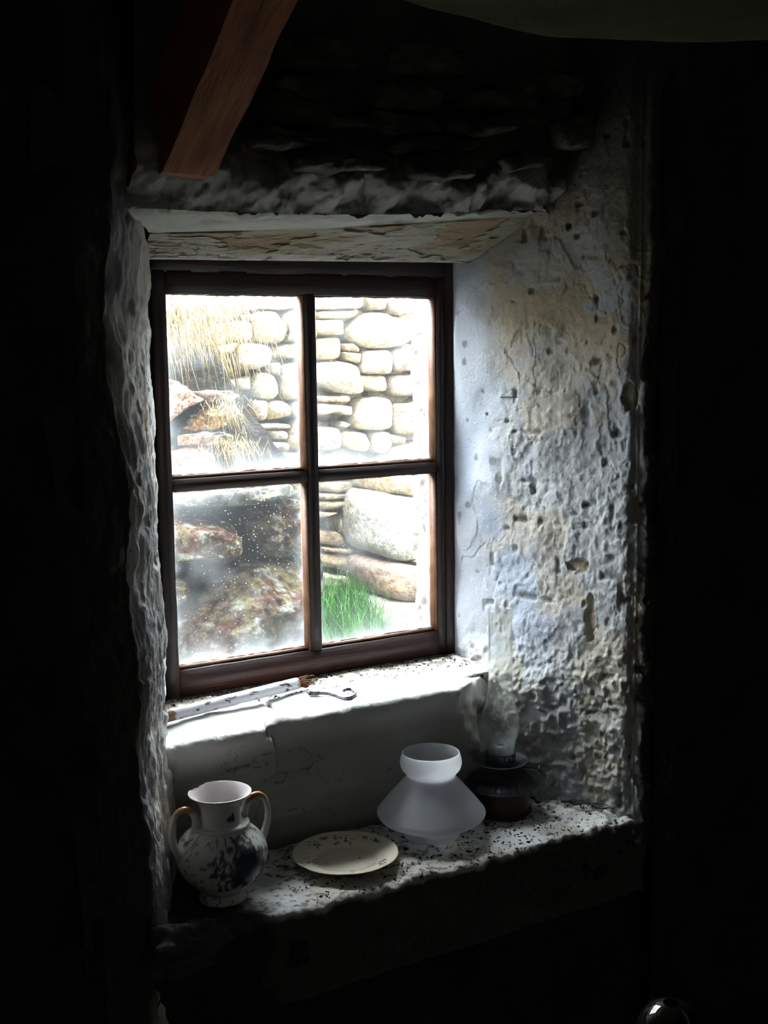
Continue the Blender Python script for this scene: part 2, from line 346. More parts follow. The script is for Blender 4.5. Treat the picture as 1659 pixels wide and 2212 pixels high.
# ---- ledge under the window and the wall face below it (one rendered surface, cracked across)
def ledge():
    nx, ns = 520, 150
    X = np.linspace(.60, 1.64, nx)[:, None]; s = np.linspace(0, 1, ns)[None, :]; X = X+0*s; s = s+0*X
    prof = np.array([(.03, ZL), (-.02, ZL), (-.08, ZL-.001), (-.14, ZL-.001), (-.18, ZL-.002), (-.206, ZL-.0025), (-.220, ZL-.006), (-.226, ZL-.014), (-.225, ZL-.030), (-.216, ZL-.06), (-.205, ZL-.11), (-.19, ZL-.17), (-.175, ZL-.23), (YB, ZS-.02)])
    q = densify(prof, 6); seg = np.r_[0, np.cumsum(np.hypot(*np.diff(q, axis=0).T))]; T = seg[-1]*s
    y = np.interp(T.ravel(), seg, q[:, 0]).reshape(T.shape); z = np.interp(T.ravel(), seg, q[:, 1]).reshape(T.shape)
    dy = np.gradient(y, axis=1); dz = np.gradient(z, axis=1); n = np.hypot(dy, dz)+1e-9
    NY, NZ = dz/n, -dy/n
    edge = np.exp(-((T-.245)/.03)**2)
    y = y+edge*(.006*vn(X*7, 0, 0, 3)+.006*vn(X*26, 0, 0, 4)+.003*vn(X*70, 0, 0, 6))*1.0
    # left slab stands a little forward and lower; break at x~.96
    xb = .955+.03*vn(T*12, 0, 0, 9)+.10*sst(.2, .0, T)*0-.12*(T-.2)*(T < .28)
    left = sst(xb+.006, xb-.006, X)
    z = z-.004*left*sst(.32, .22, T); y = y-.014*left*sst(.16, .26, T)*sst(.45, .27, T)
    rt_ = sst(1.36, 1.52, X+.03*vn(T*30, X*30, 0, 7)); y = y+rt_*.10*sst(.15, .25, T)*sst(.5, .3, T); z = z-rt_*.03*sst(.1, .25, T)*sst(.5, .25, T)
    h = .004*fbm(X*6, T*8, 50, 3, 3)+.0016*fbm(X*26, T*26, 51, 4, 5)+.0006*fbm(X*110, T*110, 52, 2, 6)
    br = np.exp(-((X-xb)/.004)**2)*sst(.03, .1, T)*sst(.34, .28, T); h -= .007*br
    h -= .014*np.exp(-((X-xb-.03)/.028)**2)*np.exp(-((T-.262)/.024)**2)
    cr = np.abs(fbm(X*3, T*9, 54, 4, 8)); crack = sst(.014, 0, cr)*sst(.27, .32, T); h -= .002*crack
    P = np.stack([X, y+NY*h, z+NZ*h], -1)
    C = mix(WHITE*1.08, GREY, .25*sst(-.2, .5, fbm(X*5, T*5, 56, 3, 9)))
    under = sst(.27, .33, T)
    C = mix(C, np.array([.37, .36, .32]), .9*under)  # wall below the ledge edge: its shade put into the colour
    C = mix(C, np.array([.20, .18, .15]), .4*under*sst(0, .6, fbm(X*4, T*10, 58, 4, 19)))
    C = mix(C, TAN*.8, .5*sst(.1, .5, fbm(X*30, T*30, 57, 3, 10))*sst(.10, .02, T))
    dirt = sst(.25, .45, fbm(X*70, T*70, 59, 3, 13)+.75*sst(.10, .045, T)-.12); C = mix(C, np.array([.16, .12, .08]), .85*dirt*sst(.16, .08, T))
    C = mix(C, np.array([.32, .25, .1]), .8*np.exp(-((X-.735-.01*vn(T*8, 0, 0, 2))/.006)**2)*under)   # rust run
    C = mix(C, SOOT_SHADE*2.5, .75*crack+.0*br); C = mix(C, SOOT_SHADE*3, .7*sst(.25, .5, br)*1.0)
    C = mix(C, SOOT_SHADE*2, .8*sst(.035, 0, z-ZS))  # crease shade painted along the foot of the wall
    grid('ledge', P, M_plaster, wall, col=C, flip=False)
ledge()
def sill():
    nx, ns = 520, 170
    X = np.linspace(.56, 1.69, nx)[:, None]; s = np.linspace(0, 1, ns)[None, :]; X = X+0*s; s = s+0*X
    F = YF
    prof = np.array([(-.12, ZS), (-.2, ZS), (-.28, ZS-.001), (-.36, ZS-.001), (F+.03, ZS-.002), (F+.011, ZS-.004), (F+.003, ZS-.012), (F+.004, ZS-.030), (F+.008, ZS-.06), (F+.012, ZS-.11), (F+.01, ZS-.17)])
    q = densify(prof, 6); seg = np.r_[0, np.cumsum(np.hypot(*np.diff(q, axis=0).T))]; T = seg[-1]*s; Te = -F-.12
    y = np.interp(T.ravel(), seg, q[:, 0]).reshape(T.shape); z = np.interp(T.ravel(), seg, q[:, 1]).reshape(T.shape)
    dy = np.gradient(y, axis=1); dz = np.gradient(z, axis=1); n = np.hypot(dy, dz)+1e-9; NY, NZ = dz/n, -dy/n
    e = np.exp(-((T-Te)/.04)**2)
    y = y+e*(.010*vn(X*8, 1, 0, 3)+.007*vn(X*24, 1, 0, 4)+.004*vn(X*70, 1, 0, 6))
    # broken left front corner: edge retreats and drops
    brk = sst(.845, .80, X+.02*vn(T*20, X*20, 0, 8)); y = y+brk*sst(Te-.12, Te, T)*.035; z = z-brk*sst(Te-.08, Te+.01, T)*.02
    h = .004*fbm(X*9, T*9, 60, 3, 3)+.0028*fbm(X*34, T*34, 61, 4, 5)+.0012*fbm(X*120, T*120, 62, 2, 6)
    rt = sst(1.45, 1.6, X); h += rt*.006*fbm(X*40, T*40, 63, 3, 7)
    P = np.stack([X, y+NY*h, z+NZ*h], -1)
    C = mix(WHITE, GREY, .4*sst(-.2, .4, fbm(X*9, T*9, 66, 3, 9)))
    C = mix(C, TAN*.8, .5*sst(0, .5, fbm(X*14, T*14, 64, 4, 12)))
    dirt = sst(.25, .5, fbm(X*80, T*100, 65, 4, 10)*.8+.35*vn(X*7, T*9, 3, 22)+.25*sst(.12, .02, T))
    C = mix(C, np.array([.12, .10, .08]), .75*dirt*sst(Te+.01, Te-.02, T))
    C = mix(C, SOOT_SHADE*2, .7*sst(.03, .0, T-.02))  # shadow band painted along the back of the sill
    C = mix(C, SOOT_SHADE*1.2, sst(.86, .80, X+.02*vn(T*20, X*20, 0, 8)))  # shadow around the jug, painted into the left end of the sill
    C = mix(C, SOOT_SHADE*1.6, sst(Te-.004, Te+.012, T+.006*fbm(X*30, T*30, 5, 2)))
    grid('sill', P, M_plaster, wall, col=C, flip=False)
sill()
# ---- lintel underside, front edge and the inner beam
LA = np.array([LX1-.02, YF+.01]); LB = np.array([1.585, -.235])       # plan line of the masonry above the lintel (skewed)
def onL(p):  # pixel -> masonry plane
    n = np.array([-(LB-LA)[1], (LB-LA)[0], 0.]); return onPlane(p, (LA[0], LA[1], 0), n)
def lintel():
    u = np.linspace(0, 1, 300)
    fr = np.array([onL((275+(1190-275)*t, 448+12*math.sin(math.pi*min(1, t*1.1))+8*t)) for t in u])
    def back(t):
        px = 322+(1162-322)*t; py = 502-10*t-30*t*t
        return onY((px, py), -.13-.07*t)
    bk = np.array([back(t) for t in u])
    def low(t):
        px = 312+(1015-312)*t; py = 560+8*t
        return onY((px, py), -.070)
    lw = np.array([low(t) for t in u])
    topi = fr.copy(); topi[:, 2] += .10; topi[:, 1] += .02
    def strip(name, A, B, nv, dn, rgb, bend=0, s=0):
        v = np.linspace(0, 1, nv)[None, :, None]; P = A[:, None]*(1-v)+B[:, None]*v
        U = u[:, None]+0*v[..., 0]; V = v[..., 0]+0*U
        h = .005*fbm(P[..., 0]*9, V*3, s, 3, 3)+.0016*fbm(P[..., 0]*40, V*14, s, 3, 5)
        h = h*sst(0, .06, V)*sst(1, .94, V)
        d_ = np.array(dn, float); d_ /= np.linalg.norm(d_)
        return P+h[..., None]*d_, U, V
    P, U, V = strip('a', fr, bk, 60, (0, -.3, -1), None, s=70)
    edge_j = .004*fbm(U*60, 0, 0, 3, 4)+.006*vn(U*22, 0, 0, 8); P[:, 0, 2] += edge_j[:, 0]; P[:, 1:8, 2] += edge_j[:, 1:8]*np.linspace(1, 0, 7)
    C = mix(np.array([.60, .62, .56]), np.array([.45, .46, .38]), .6*sst(-.1, .5, fbm(U*9, V*3, 72, 3, 4)))
    grid('lintel', P, M_plaster, wall, col=C*.84, flip=True)
    P, U, V = strip('b', bk, lw, 90, (0, -1, -.2), None, s=74)
    X = P[..., 0]; Z = P[..., 2]
    c1 = fbm(U*7, V*2.2, 76, 5, 5); flake = sst(.12, .15, c1); P[..., 1] += .004*flake
    crk = sst(.012, 0, np.abs(fbm(U*5, V*1.6, 79, 5, 6)))*sst(.0, .3, vn(U*6, V*2, 3, 3)); P[..., 1] += .006*crk
    C = mix(np.array([.52, .50, .42]), OCHRE*.8, .55*sst(-.05, .4, fbm(U*8, V*3, 77, 4, 6))*sst(.1, .4, U))
    C = mix(C, WHITE, .7*sst(.72, .95, V)); C = mix(C, np.array([.33, .33, .22]), .5*sst(.6, 1, U)); C = mix(C, SOOT_SHADE, .9*crk); C = mix(C, np.array([.42, .27, .17]), .6*flake*sst(.9, .6, V))
    grid('lintel_beam', P, M_plaster, wall, col=C*.82, flip=True)
    E_ = P[:, -1]; G = np.stack([E_*(1-v)+(E_*[1, 0, 1]+np.array([0, .01, .012]))*v for v in np.linspace(0, 1, 10)], 1)
    grid('lintel_beam', G, M_plaster, wall, col=np.ones(G.shape)*.6, flip=True)
    return fr
FR = lintel()
# masonry plane above the lintel (backing) and plain wall faces
def onL2(p):
    n = np.array([-(LB-LA)[1], (LB-LA)[0], 0.]); n /= np.linalg.norm(n); n = n if n[1] < 0 else -n
    return onPlane(p, np.array([LA[0], LA[1], 0])+n*.050, n)
def backing():
    V = np.linspace(0, 1, 260)**2; U = np.linspace(0, 1, 420)
    U, V = np.meshgrid(U, V, indexing='ij')
    base = np.array([[np.interp(a, np.linspace(0, 1, len(FR)), FR[:, k]) for k in range(3)] for a in U[:, 0]])
    z = base[:, None, 2]+(ZTOP-base[:, None, 2])*V; x = base[:, None, 0]+0*V; y = base[:, None, 1]+0*V+.002
    h = .010*fbm(x*10, z*14, 80, 4, 4)+.012*np.clip(fbm(x*18, z*22, 82, 3, 5), 0, 1)
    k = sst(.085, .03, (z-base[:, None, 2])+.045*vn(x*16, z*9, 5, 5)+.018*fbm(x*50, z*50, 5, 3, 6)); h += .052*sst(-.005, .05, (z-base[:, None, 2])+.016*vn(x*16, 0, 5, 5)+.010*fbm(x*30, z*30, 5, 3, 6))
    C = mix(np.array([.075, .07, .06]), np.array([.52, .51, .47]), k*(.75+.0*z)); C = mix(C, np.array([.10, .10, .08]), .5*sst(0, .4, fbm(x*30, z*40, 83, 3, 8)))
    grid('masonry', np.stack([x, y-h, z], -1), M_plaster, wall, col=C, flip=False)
backing()
def rough_plane(name, x0, x1, z0, z1, y, n=(60, 60), m_=None, s=0, amp=.02, flip=False):
    X, Z = np.meshgrid(np.linspace(x0, x1, n[0]), np.linspace(z0, z1, n[1]), indexing='ij')
    h = amp*fbm(X*6, Z*6, s, 3, s+1)
    ex = sst(0, .04, X-x0)*sst(0, .04, x1-X)*sst(0, .04, Z-z0)*sst(0, .04, z1-Z)
    return grid(name, np.stack([X, y-h*ex, Z], -1), m_ or M_darkwall, wall, flip=flip)
rough_plane('wall_face', -1.6, LX1-.07, ZFLOOR, ZTOP, YF-.004, (90, 120), s=3)
rough_plane('wall_face', RX1+.05, 3.2, ZFLOOR, ZTOP, YF-.004, (70, 120), s=5)
rough_plane('wall_face', LX1-.12, RX1+.12, ZFLOOR, ZS-.03, YF+.022, (90, 60), s=7)
# broken render below the sill on the left, catching a little light
def knob():
    V = []; 
    A = np.linspace(0, 2*math.pi, 48, endpoint=False)[:, None]; B = np.linspace(.05, math.pi-.05, 32)[None, :]
    c = onY((400, 2065), YF-.01); r = .07
    X, Y, Z = np.cos(A)*np.sin(B), np.sin(A)*np.sin(B), np.cos(B)+0*A
    k = 1+.35*fbm(X*2, Y*2, Z*2, 4, 5)
    P = np.stack([c[0]+X*.075*k, c[1]+.03+Y*.035*k, c[2]+Z*.040*k], -1)
    grid('plaster_lump', P, M_plaster, wall, wrapu=True, col=np.ones(P.shape)*.07)
knob()

# ---- slate stones of the masonry above the lintel
def slab_stone(name, poly, plane, thick, out, m_, parent, seed, nring=3, col=None, n=22, mid=.55, nz=.10, flat=False):
    """poly: pixel outline on a plane function; becomes a rounded stone standing 'out' of it, 'thick' deep behind"""
    pts = np.array([plane(p) for p in poly]); c = pts.mean(0)
    # resample outline
    P = np.vstack([pts, pts[:1]]); seg = np.r_[0, np.cumsum(np.linalg.norm(np.diff(P, axis=0), axis=1))]
    t = np.linspace(0, seg[-1], n, endpoint=False); O = np.stack([np.interp(t, seg, P[:, k]) for k in range(3)], 1)
    if not flat: O = .25*np.roll(O, 1, 0)+.5*O+.25*np.roll(O, -1, 0)
    e1 = O[0]-c; nrm = np.array([0, -1.0, 0]); size = math.sqrt(seg[-1])*.5
    r = np.linalg.norm(O-c, axis=1).mean()
    rings = [(1.0, -thick), (1.02, -out*.1), (.99, out*.5), (.935, out*.88), (.66, out*1.0), (.32, out*1.04)]
    V = []
    for k, (sc, o) in enumerate(rings):
        q = c+(O-c)*sc+nrm*o
        a = nz*r*(.8 if k else .3)
        jx = fbm(q[:, 0]*3/r*.5, q[:, 1]*3/r*.5, q[:, 2]*3/r*.5, 3, seed); jz = fbm(q[:, 0]*1.5/r, q[:, 1]*1.5/r, q[:, 2]*1.5/r, 3, seed+50)
        q = q+np.stack([jx*a*.5, jz*a*(1.1 if k > 1 else 0.3), jx*a*.5], 1)
        V.append(q)
    V = np.vstack(V+[c[None]+nrm*out*(1.08+.15*vn(seed, 0, 0, 2))])
    K = len(rings); F = []
    for k in range(K-1):
        for i in range(n):
            j = (i+1) % n; F.append((k*n+i, k*n+j, (k+1)*n+j, (k+1)*n+i))
    F += [((K-1)*n+i, (K-1)*n+(i+1) % n, K*n) for i in range(n)]; F.append(tuple(range(n))[::-1])
    cc = None
    if col is not None: cc = col(V)
    o = mesh(name, V, F, m_, parent, col=cc)
    bm = bmesh.new(); bm.from_mesh(o.data); bmesh.ops.recalc_face_normals(bm, faces=bm.faces); bm.to_mesh(o.data); bm.free()
    return o
slates = [[(520, 245), (590, 200), (660, 232), (700, 268), (820, 285), (690, 292), (560, 268)],
 [(570, 190), (620, 160), (690, 190), (760, 214), (690, 222), (620, 218)], [(530, 300), (560, 276), (640, 300), (700, 312), (620, 330), (540, 322)],
 [(700, 262), (790, 245), (930, 258), (942, 292), (800, 290), (705, 280)], [(945, 262), (990, 262), (1110, 250), (1140, 275), (1060, 292), (980, 296), (950, 288)],
 [(960, 225), (1040, 200), (1150, 225), (1172, 248), (1080, 246), (990, 242)], [(840, 310), (900, 296), (1020, 310), (1025, 325), (930, 334), (850, 328)],
 [(860, 350), (930, 335), (1000, 345), (1005, 388), (930, 392), (870, 384)], [(1070, 345), (1110, 325), (1170, 345), (1160, 362), (1090, 372)],
 [(620, 340), (740, 320), (830, 340), (820, 372), (700, 380), (630, 372)], [(760, 200), (850, 180), (940, 205), (930, 240), (800, 240)], [(1040, 180), (1130, 150), (1250, 175), (1240, 210), (1100, 210)],
 [(1180, 270), (1260, 250), (1330, 275), (1320, 320), (1200, 322)], [(560, 100), (680, 90), (760, 120), (750, 160), (600, 150)], [(820, 110), (930, 100), (1010, 130), (990, 170), (840, 165)]]
for i, p in enumerate(slates):
    slab_stone('stone', p, onL2, .03, .030+.030*random.random(), M_slate, wall, i*3+2, nz=.22, n=40, flat=True)

# ---- rafter coming down on to the wall head
x_r = float(onY((392, 372), YF-.02)[0])
def onX(p, X): d = ray(p); return CAM+d*(X-CAM[0])/d[0]
a0, a1 = onX((345, 372), x_r-.045), onX((500, 0), x_r-.045)
b0 = onX((437, 372), x_r+.04); b1 = onX((605, 0), x_r+.04)
print('rafter', a0, a1, b0, b1)
def rafter():
    e = empty('roof_rafter', ((a0+b0)/2), 'rough brown rafter slanting up from the wall above the window', 'beam')
    w = .042; lo = np.array([x_r, -.46, a0[2]-.002]); slope = (a1-a0); slope[0] = 0; slope /= np.linalg.norm(slope)
    up = np.array([0, -slope[2], slope[1]]); up = up if up[2] > 0 else -up
    S = np.linspace(0, 1.5, 60); cross = [(-w, 0), (w, 0), (w, .13), (-w, .13)]
    start = np.array([x_r, a0[1], a0[2]])
    V = []; n = 28
    for s_ in S:
        for k in range(n):
            f = k/n*4; i = int(f); t = f-i; p = np.array(cross[i])*(1-t)+np.array(cross[(i+1) % 4])*t
            q = start+slope*s_+np.array([p[0], 0, 0])+up*p[1]
            if s_ == 0: q = start+np.array([p[0], 0, 0])+np.array([0, p[1]/max(abs(up[1]), .3)*np.sign(up[1]), 0])
            q = q+.0022*np.array([vn(*(q*20), 1), vn(*(q*20), 2), vn(*(q*20), 3)])
            V.append(q)
    F = [(i*n+k, i*n+(k+1) % n, (i+1)*n+(k+1) % n, (i+1)*n+k) for i in range(len(S)-1) for k in range(n)]+[tuple(range(n))[::-1], tuple(range((len(S)-1)*n, len(S)*n))]
    o = mesh('timber', V, F, M_rafter, e, smooth=False)
    bm = bmesh.new(); bm.from_mesh(o.data); bmesh.ops.recalc_face_normals(bm, faces=bm.faces); bm.to_mesh(o.data); bm.free()
rafter()
# ---- room shell
def box(name, lo, hi, m_, kind='structure'):
    o = bevbox(name, lo, hi, m_, bev=.005); tag(o, kind=kind); return o
box('floor', (-1.7, -4.6, ZFLOOR-.1), (3.3, YF+.3, ZFLOOR), M_floor)
box('ceiling', (-1.7, -4.6, ZTOP), (3.3, .3, ZTOP+.1), M_int)
box('wall_left', (-1.8, -4.6, ZFLOOR), (-1.6, YF+.3, ZTOP), M_darkwall)
box('wall_right', (3.2, -4.6, ZFLOOR), (3.4, YF+.3, ZTOP), M_darkwall)
box('wall_back', (-1.8, -4.7, ZFLOOR), (3.4, -4.6, ZTOP), M_darkwall)
# ---- outer skin of the house wall around the opening: rubble thickness
OX0, OX1, OZ0, OZ1, OY0, OY1 = .83, 1.485, -.70, .30, .055, .085
core = empty('wall_outer', (1.1, OY0, ZFLOOR), kind='structure')
M_outer = mat('outer_limewash', (.60, .58, .52), .95, c2=(.72, .70, .66), vscale=18, bump=.008, bscale=60)
def oblk(name, lo, hi): bevbox(name, lo, hi, M_outer, core, bev=.01, seg=3)
oblk('masonry', (-1.7, -.0, ZFLOOR), (.79, OY1, ZTOP)); oblk('masonry', (1.515, 0, ZFLOOR), (3.3, OY1, ZTOP))
oblk('masonry', (.79, .0, ZFLOOR), (1.515, OY1-.02, OZ0)); oblk('masonry', (.76, -.004, .199), (1.54, .052, OZ1+.03)); oblk('masonry', (.79, 0, OZ1+.01), (1.515, OY1, ZTOP))
def fill(lo, hi): bevbox('masonry', lo, hi, M_darkwall, core, bev=.01)
fill((-1.7, YF+.06, ZFLOOR), (.545, -.005, ZTOP)); fill((1.70, YF+.06, ZFLOOR), (3.3, -.005, ZTOP)); fill((.545, YF+.06, ZFLOOR), (1.70, -.005, ZS-.07)); fill((.545, -.19, .36), (1.70, -.005, ZTOP))
def jamb():
    Y, Z = np.meshgrid(np.linspace(OY0, OY1+.06, 60), np.linspace(OZ0-.05, OZ1+.03, 260), indexing='ij')
    x = OX1+.010*fbm(Y*20, Z*14, 90, 4, 3)+.004*fbm(Y*90, Z*80, 91, 2, 5)-.006
    P = np.stack([x+.2*np.clip(Y-OY1-.03, 0, 1), Y, Z], -1); C = mix(np.array([.40, .38, .35]), np.array([.22, .19, .16]), .9*sst(-.1, .4, fbm(Y*60, Z*20, 92, 3, 6)))
    grid('outer_jamb', P, M_plaster, core, col=C)
jamb()

# ================================================================ WINDOW
win = empty('window_1', (1.15, .02, -.67), kind='structure')
X0, X1, Z0, Z1 = .800, 1.500, -.690, .196
D = .034
# casing
bevbox('casing_board', (X0-.02, .004, Z0+.01), (X0+.018, .05, Z1), M_frame, win, .003, jit=.0012, cuts=12)
bevbox('casing_board', (1.478, -.004, Z0+.01), (1.515, .05, Z1), M_frame, win, .003, jit=.0012, cuts=12)
bevbox('casing_board', (X0, -.002, .160), (X1, .05, Z1+.006), M_framex, win, .003, jit=.0012, cuts=12)
# sash
SZ0, SZ1 = -.619, .120
bevbox('stile', (X0+.014, 0, -.672), (.842, .044, .165), M_frame, win, .0025, jit=.0008, cuts=14)
bevbox('stile', (1.459, 0, -.672), (1.482, .044, .165), M_frame, win, .0025, jit=.0008, cuts=14)
bevbox('rail', (.842, 0.001, SZ1), (1.459, .043, .165), M_framex, win, .0025, jit=.0008, cuts=14)
bevbox('rail', (.842, 0.001, -.672), (1.459, .043, SZ0), M_framex, win, .0025, jit=.0008, cuts=14)
MX0, MX1 = 1.139, 1.163
MZ0, MZ1 = -.262, -.238
bevbox('muntin', (MX0, 0.002, SZ0), (MX1, .042, SZ1), M_frame, win, .002, jit=.0006, cuts=12)
bevbox('muntin', (.842, 0.003, MZ0), (MX0, .041, MZ1), M_framex, win, .002, jit=.0006, cuts=8)
bevbox('muntin', (MX1, 0.003, MZ0), (1.459, .041, MZ1), M_framex, win, .002, jit=.0006, cuts=8)
def pane(x0, x1, z0, z1, idx):
    # inner sides in a painted-lit wood tone, and putty of each light
    b = .004
    bevbox('lit_pane_side', (x1-b, .006, z0), (x1, .036, z1), M_frame_lit, win, .001)
    bevbox('lit_pane_side', (x0, .014, z0), (x1-b, .036, z0+.006), M_frame_lit, win, .001)
    U, V = np.meshgrid(np.linspace(0, 1, 60), np.linspace(0, 1, 70), indexing='ij')
    X = x0+(x1-x0)*U; Z = z0+(z1-z0)*V
    ed = np.minimum(np.minimum((X-x0), (x1-X)), np.minimum((Z-z0), (z1-Z))*.9)
    edge = np.exp(-ed/.008)
    bot = np.exp(-(Z-z0)/.025)
    k = .012+.36*edge*(.5+.5*vn(X*60, Z*60, idx, 3))+.28*bot*(.6+.4*vn(X*30, Z*10, idx, 5))+.03*np.clip(fbm(X*12, Z*12, idx, 3, 8), 0, 1)
    if idx in (0, 1): k = k+.0*np.ones_like(k)
    if idx == 2: k = k+.15*np.exp(-(z1-Z)/.03)*sst(.6, .1, U)
    k = np.clip(k, 0, .8)
    C = np.stack([k, np.full_like(k, 1. if idx == 2 else .35), 0*k], -1)
    grid('pane', np.stack([X, .031+0*X+.0006*vn(X*9, Z*9, idx, 2), Z], -1), M_glass, win, col=C)
    # crumbling putty line against the glass
    for (ax, a, b_, c) in (('x', x0, x1, z0+.006), ('x', x0, x1, z1-.001)):
        t = np.linspace(a, b_, 60); pts = np.stack([t, .029+0*t, c+.0012*vn(t*80, idx, 0, 4)], 1)
        tube('putty', pts, .0022+.0012*vn(t*120, idx, 1, 6), M_putty, win, n=6)
M_putty = mat('old_putty', (.62, .60, .56), .9, c2=(.8, .78, .74), vscale=60)
pane(.842, MX0, MZ1, SZ1, 0); pane(MX1, 1.459, MZ1, SZ1, 1); pane(.842, MX0, SZ0, MZ0, 2); pane(MX1, 1.459, SZ0, MZ0, 3)

# ================================================================ OUTSIDE
YW = 1.30
Z1_, Z2_, Z3_, Z4_ = (340, 600), (660, 600), (340, 1020), (660, 1000)
KX = [(95, 1500), (110, 1300), (150, 1570), (165, 1330)]
ZG = -1.0
def zz(org, pl, kx):
    out = []
    for x, y in pl:
        if x <= kx[0]+75: x -= 110
        if x >= kx[1]-40: x += 90
        out.append((org[0]+x/4.879, org[1]+y/4.879))
    return out
wallstones = []
A = [[(840,150),(1480,140),(1480,280),(1300,350),(950,340),(860,370)],[(920,390),(1040,345),(1190,365),(1210,450),(1310,510),(1250,690),(1120,700),(950,680)],[(1320,350),(1480,300),(1490,680),(1270,680),(1330,560),(1230,440)],
[(600,480),(820,450),(915,470),(930,660),(720,680),(600,660)],[(520,500),(600,480),(610,600),(690,680),(520,690)],[(760,700),(1000,690),(1110,720),(1120,900),(960,970),(760,980),(745,830)],[(1150,740),(1300,690),(1480,700),(1490,850),(1300,850),(1140,850)],
[(500,740),(720,690),(770,690),(700,800),(600,810),(490,770)],[(1240,910),(1460,870),(1500,1000),(1480,1260),(1330,1290),(1250,1280)],[(1120,900),(1230,890),(1230,1040),(1130,1000)],[(940,1030),(1040,985),(1180,1040),(1230,1200),(1160,1290),(960,1260),(920,1160)],
[(760,1070),(900,1030),(910,1180),(780,1180)],[(930,1290),(1080,1290),(1060,1490),(950,1510)],[(1100,1310),(1250,1285),(1350,1350),(1350,1450),(1180,1490),(1100,1490)],[(1350,1310),(1490,1290),(1490,1460),(1360,1460)],[(900,1540),(1200,1525),(1340,1540),(1330,1580),(1040,1590),(900,1590)],
[(1050,1600),(1220,1595),(1310,1620),(1300,1700),(1120,1690)],[(1120,1720),(1310,1730),(1310,1810),(1120,1800)],[(1390,1490),(1490,1480),(1510,1750),(1400,1820),(1310,1770),(1340,1600)],[(1130,1840),(1400,1830),(1530,1880),(1530,2060),(1110,2040)],[(620,1160),(740,1060),(760,1130),(740,1170)],[(820,395),(915,390),(910,430),(820,430)],
[(380,150),(820,160),(830,360),(780,440),(420,440)]]
for p in A: wallstones.append(zz(Z1_, p, KX[0]))
B_ = [[(120,150),(560,160),(540,330),(120,350)],[(570,170),(770,170),(760,340),(620,350)],[(790,170),(1080,180),(1080,390),(830,410),(790,350)],[(150,360),(510,350),(430,430),(150,440)],[(120,450),(310,450),(310,610),(120,610)],
[(340,520),(560,390),(720,350),(870,430),(1060,430),(1090,650),(880,740),(540,740),(400,680)],[(300,700),(420,690),(500,740),(500,790),(340,770)],[(120,640),(290,630),(270,860),(130,870)],[(310,780),(510,800),(490,910),(350,870)],[(520,770),(820,760),(810,1020),(490,1010)],[(820,765),(1100,690),(1170,960),(830,1000)],
[(490,1025),(780,1030),(770,1200),(600,1190),(510,1140)],[(130,890),(330,880),(470,930),(480,1100),(530,1230),(250,1220),(130,1120)],[(840,1020),(1240,1020),(1250,1150),(1120,1240),(860,1250),(780,1150)],[(140,1240),(400,1240),(400,1310),(150,1300)],[(150,1320),(400,1350),(420,1450),(200,1420),(150,1450)],
[(480,1290),(620,1250),(830,1270),(850,1590),(560,1600),(410,1570)],[(850,1310),(1060,1330),(1200,1180),(1250,1250),(1240,1650),(900,1650),(840,1590)],[(290,1640),(440,1610),(580,1630),(620,1760),(580,1840),(420,1800),(300,1750)],[(640,1640),(780,1610),(830,1740),(760,1850),(640,1830)],[(150,1560),(260,1570),(290,1790),(160,1820)],[(260,1560),(300,1500),(390,1540),(330,1580)],
[(160,1880),(300,1830),(500,1890),(600,1930),(500,2060),(160,2070)],[(780,1760),(1060,1750),(1200,1680),(1300,1700),(1300,2050),(620,2060),(760,1880)],[(800,1640),(960,1680),(950,1740),(820,1740)]]
for p in B_: wallstones.append(zz(Z2_, p, KX[1]))
C_ = [[(160,190),(740,140),(750,210),(500,290),(170,300)],[(165,305),(520,300),(530,360),(170,375)],[(165,395),(440,380),(520,410),(500,450),(170,480)],[(530,310),(750,230),(810,320),(740,430),(600,480),(530,400)],[(620,490),(730,480),(720,560),(630,550)],[(270,600),(330,500),(540,450),(620,560),(710,620),(720,800),(640,840),(500,850),(380,810),(290,700)],
[(170,500),(270,500),(230,560),(170,570)],[(180,690),(290,710),(390,830),(360,870),(190,830)],[(180,865),(390,885),(620,925),(540,950),(400,940),(190,905)],[(190,930),(400,950),(560,980),(560,1150),(400,1130),(190,1060)],[(560,970),(720,930),(800,980),(820,1030),(740,1150),(590,1165)],[(190,1120),(430,1180),(430,1290),(190,1290)],[(450,1210),(770,1180),(790,1370),(450,1370)],[(710,600),(750,570),(760,860),(730,800)],
[(200,1310),(430,1310),(430,1480),(200,1480)],[(450,1390),(790,1390),(790,1500),(450,1500)]]
for p in C_: wallstones.append(zz(Z4_, p, KX[3]))
P_ = [[(810,110),(940,100),(1060,100),(1110,330),(1090,345),(830,305)],[(790,330),(860,310),(1120,345),(1290,400),(1290,780),(1250,950),(1050,1030),(830,980),(750,880),(740,480)],[(840,1040),(1190,1060),(1290,1080),(1290,1400),(1170,1430),(960,1440),(820,1400),(790,1300),(760,1090)],
[(830,1440),(1290,1460),(1330,1780),(1300,1860),(790,1880),(740,1700),(740,1560),(760,1490)],[(1060,1020),(1240,970),(1190,1050),(1100,1045)],[(1120,100),(1290,100),(1290,380),(1130,340)]]
pier = [zz(Z4_, p, KX[3]) for p in P_]
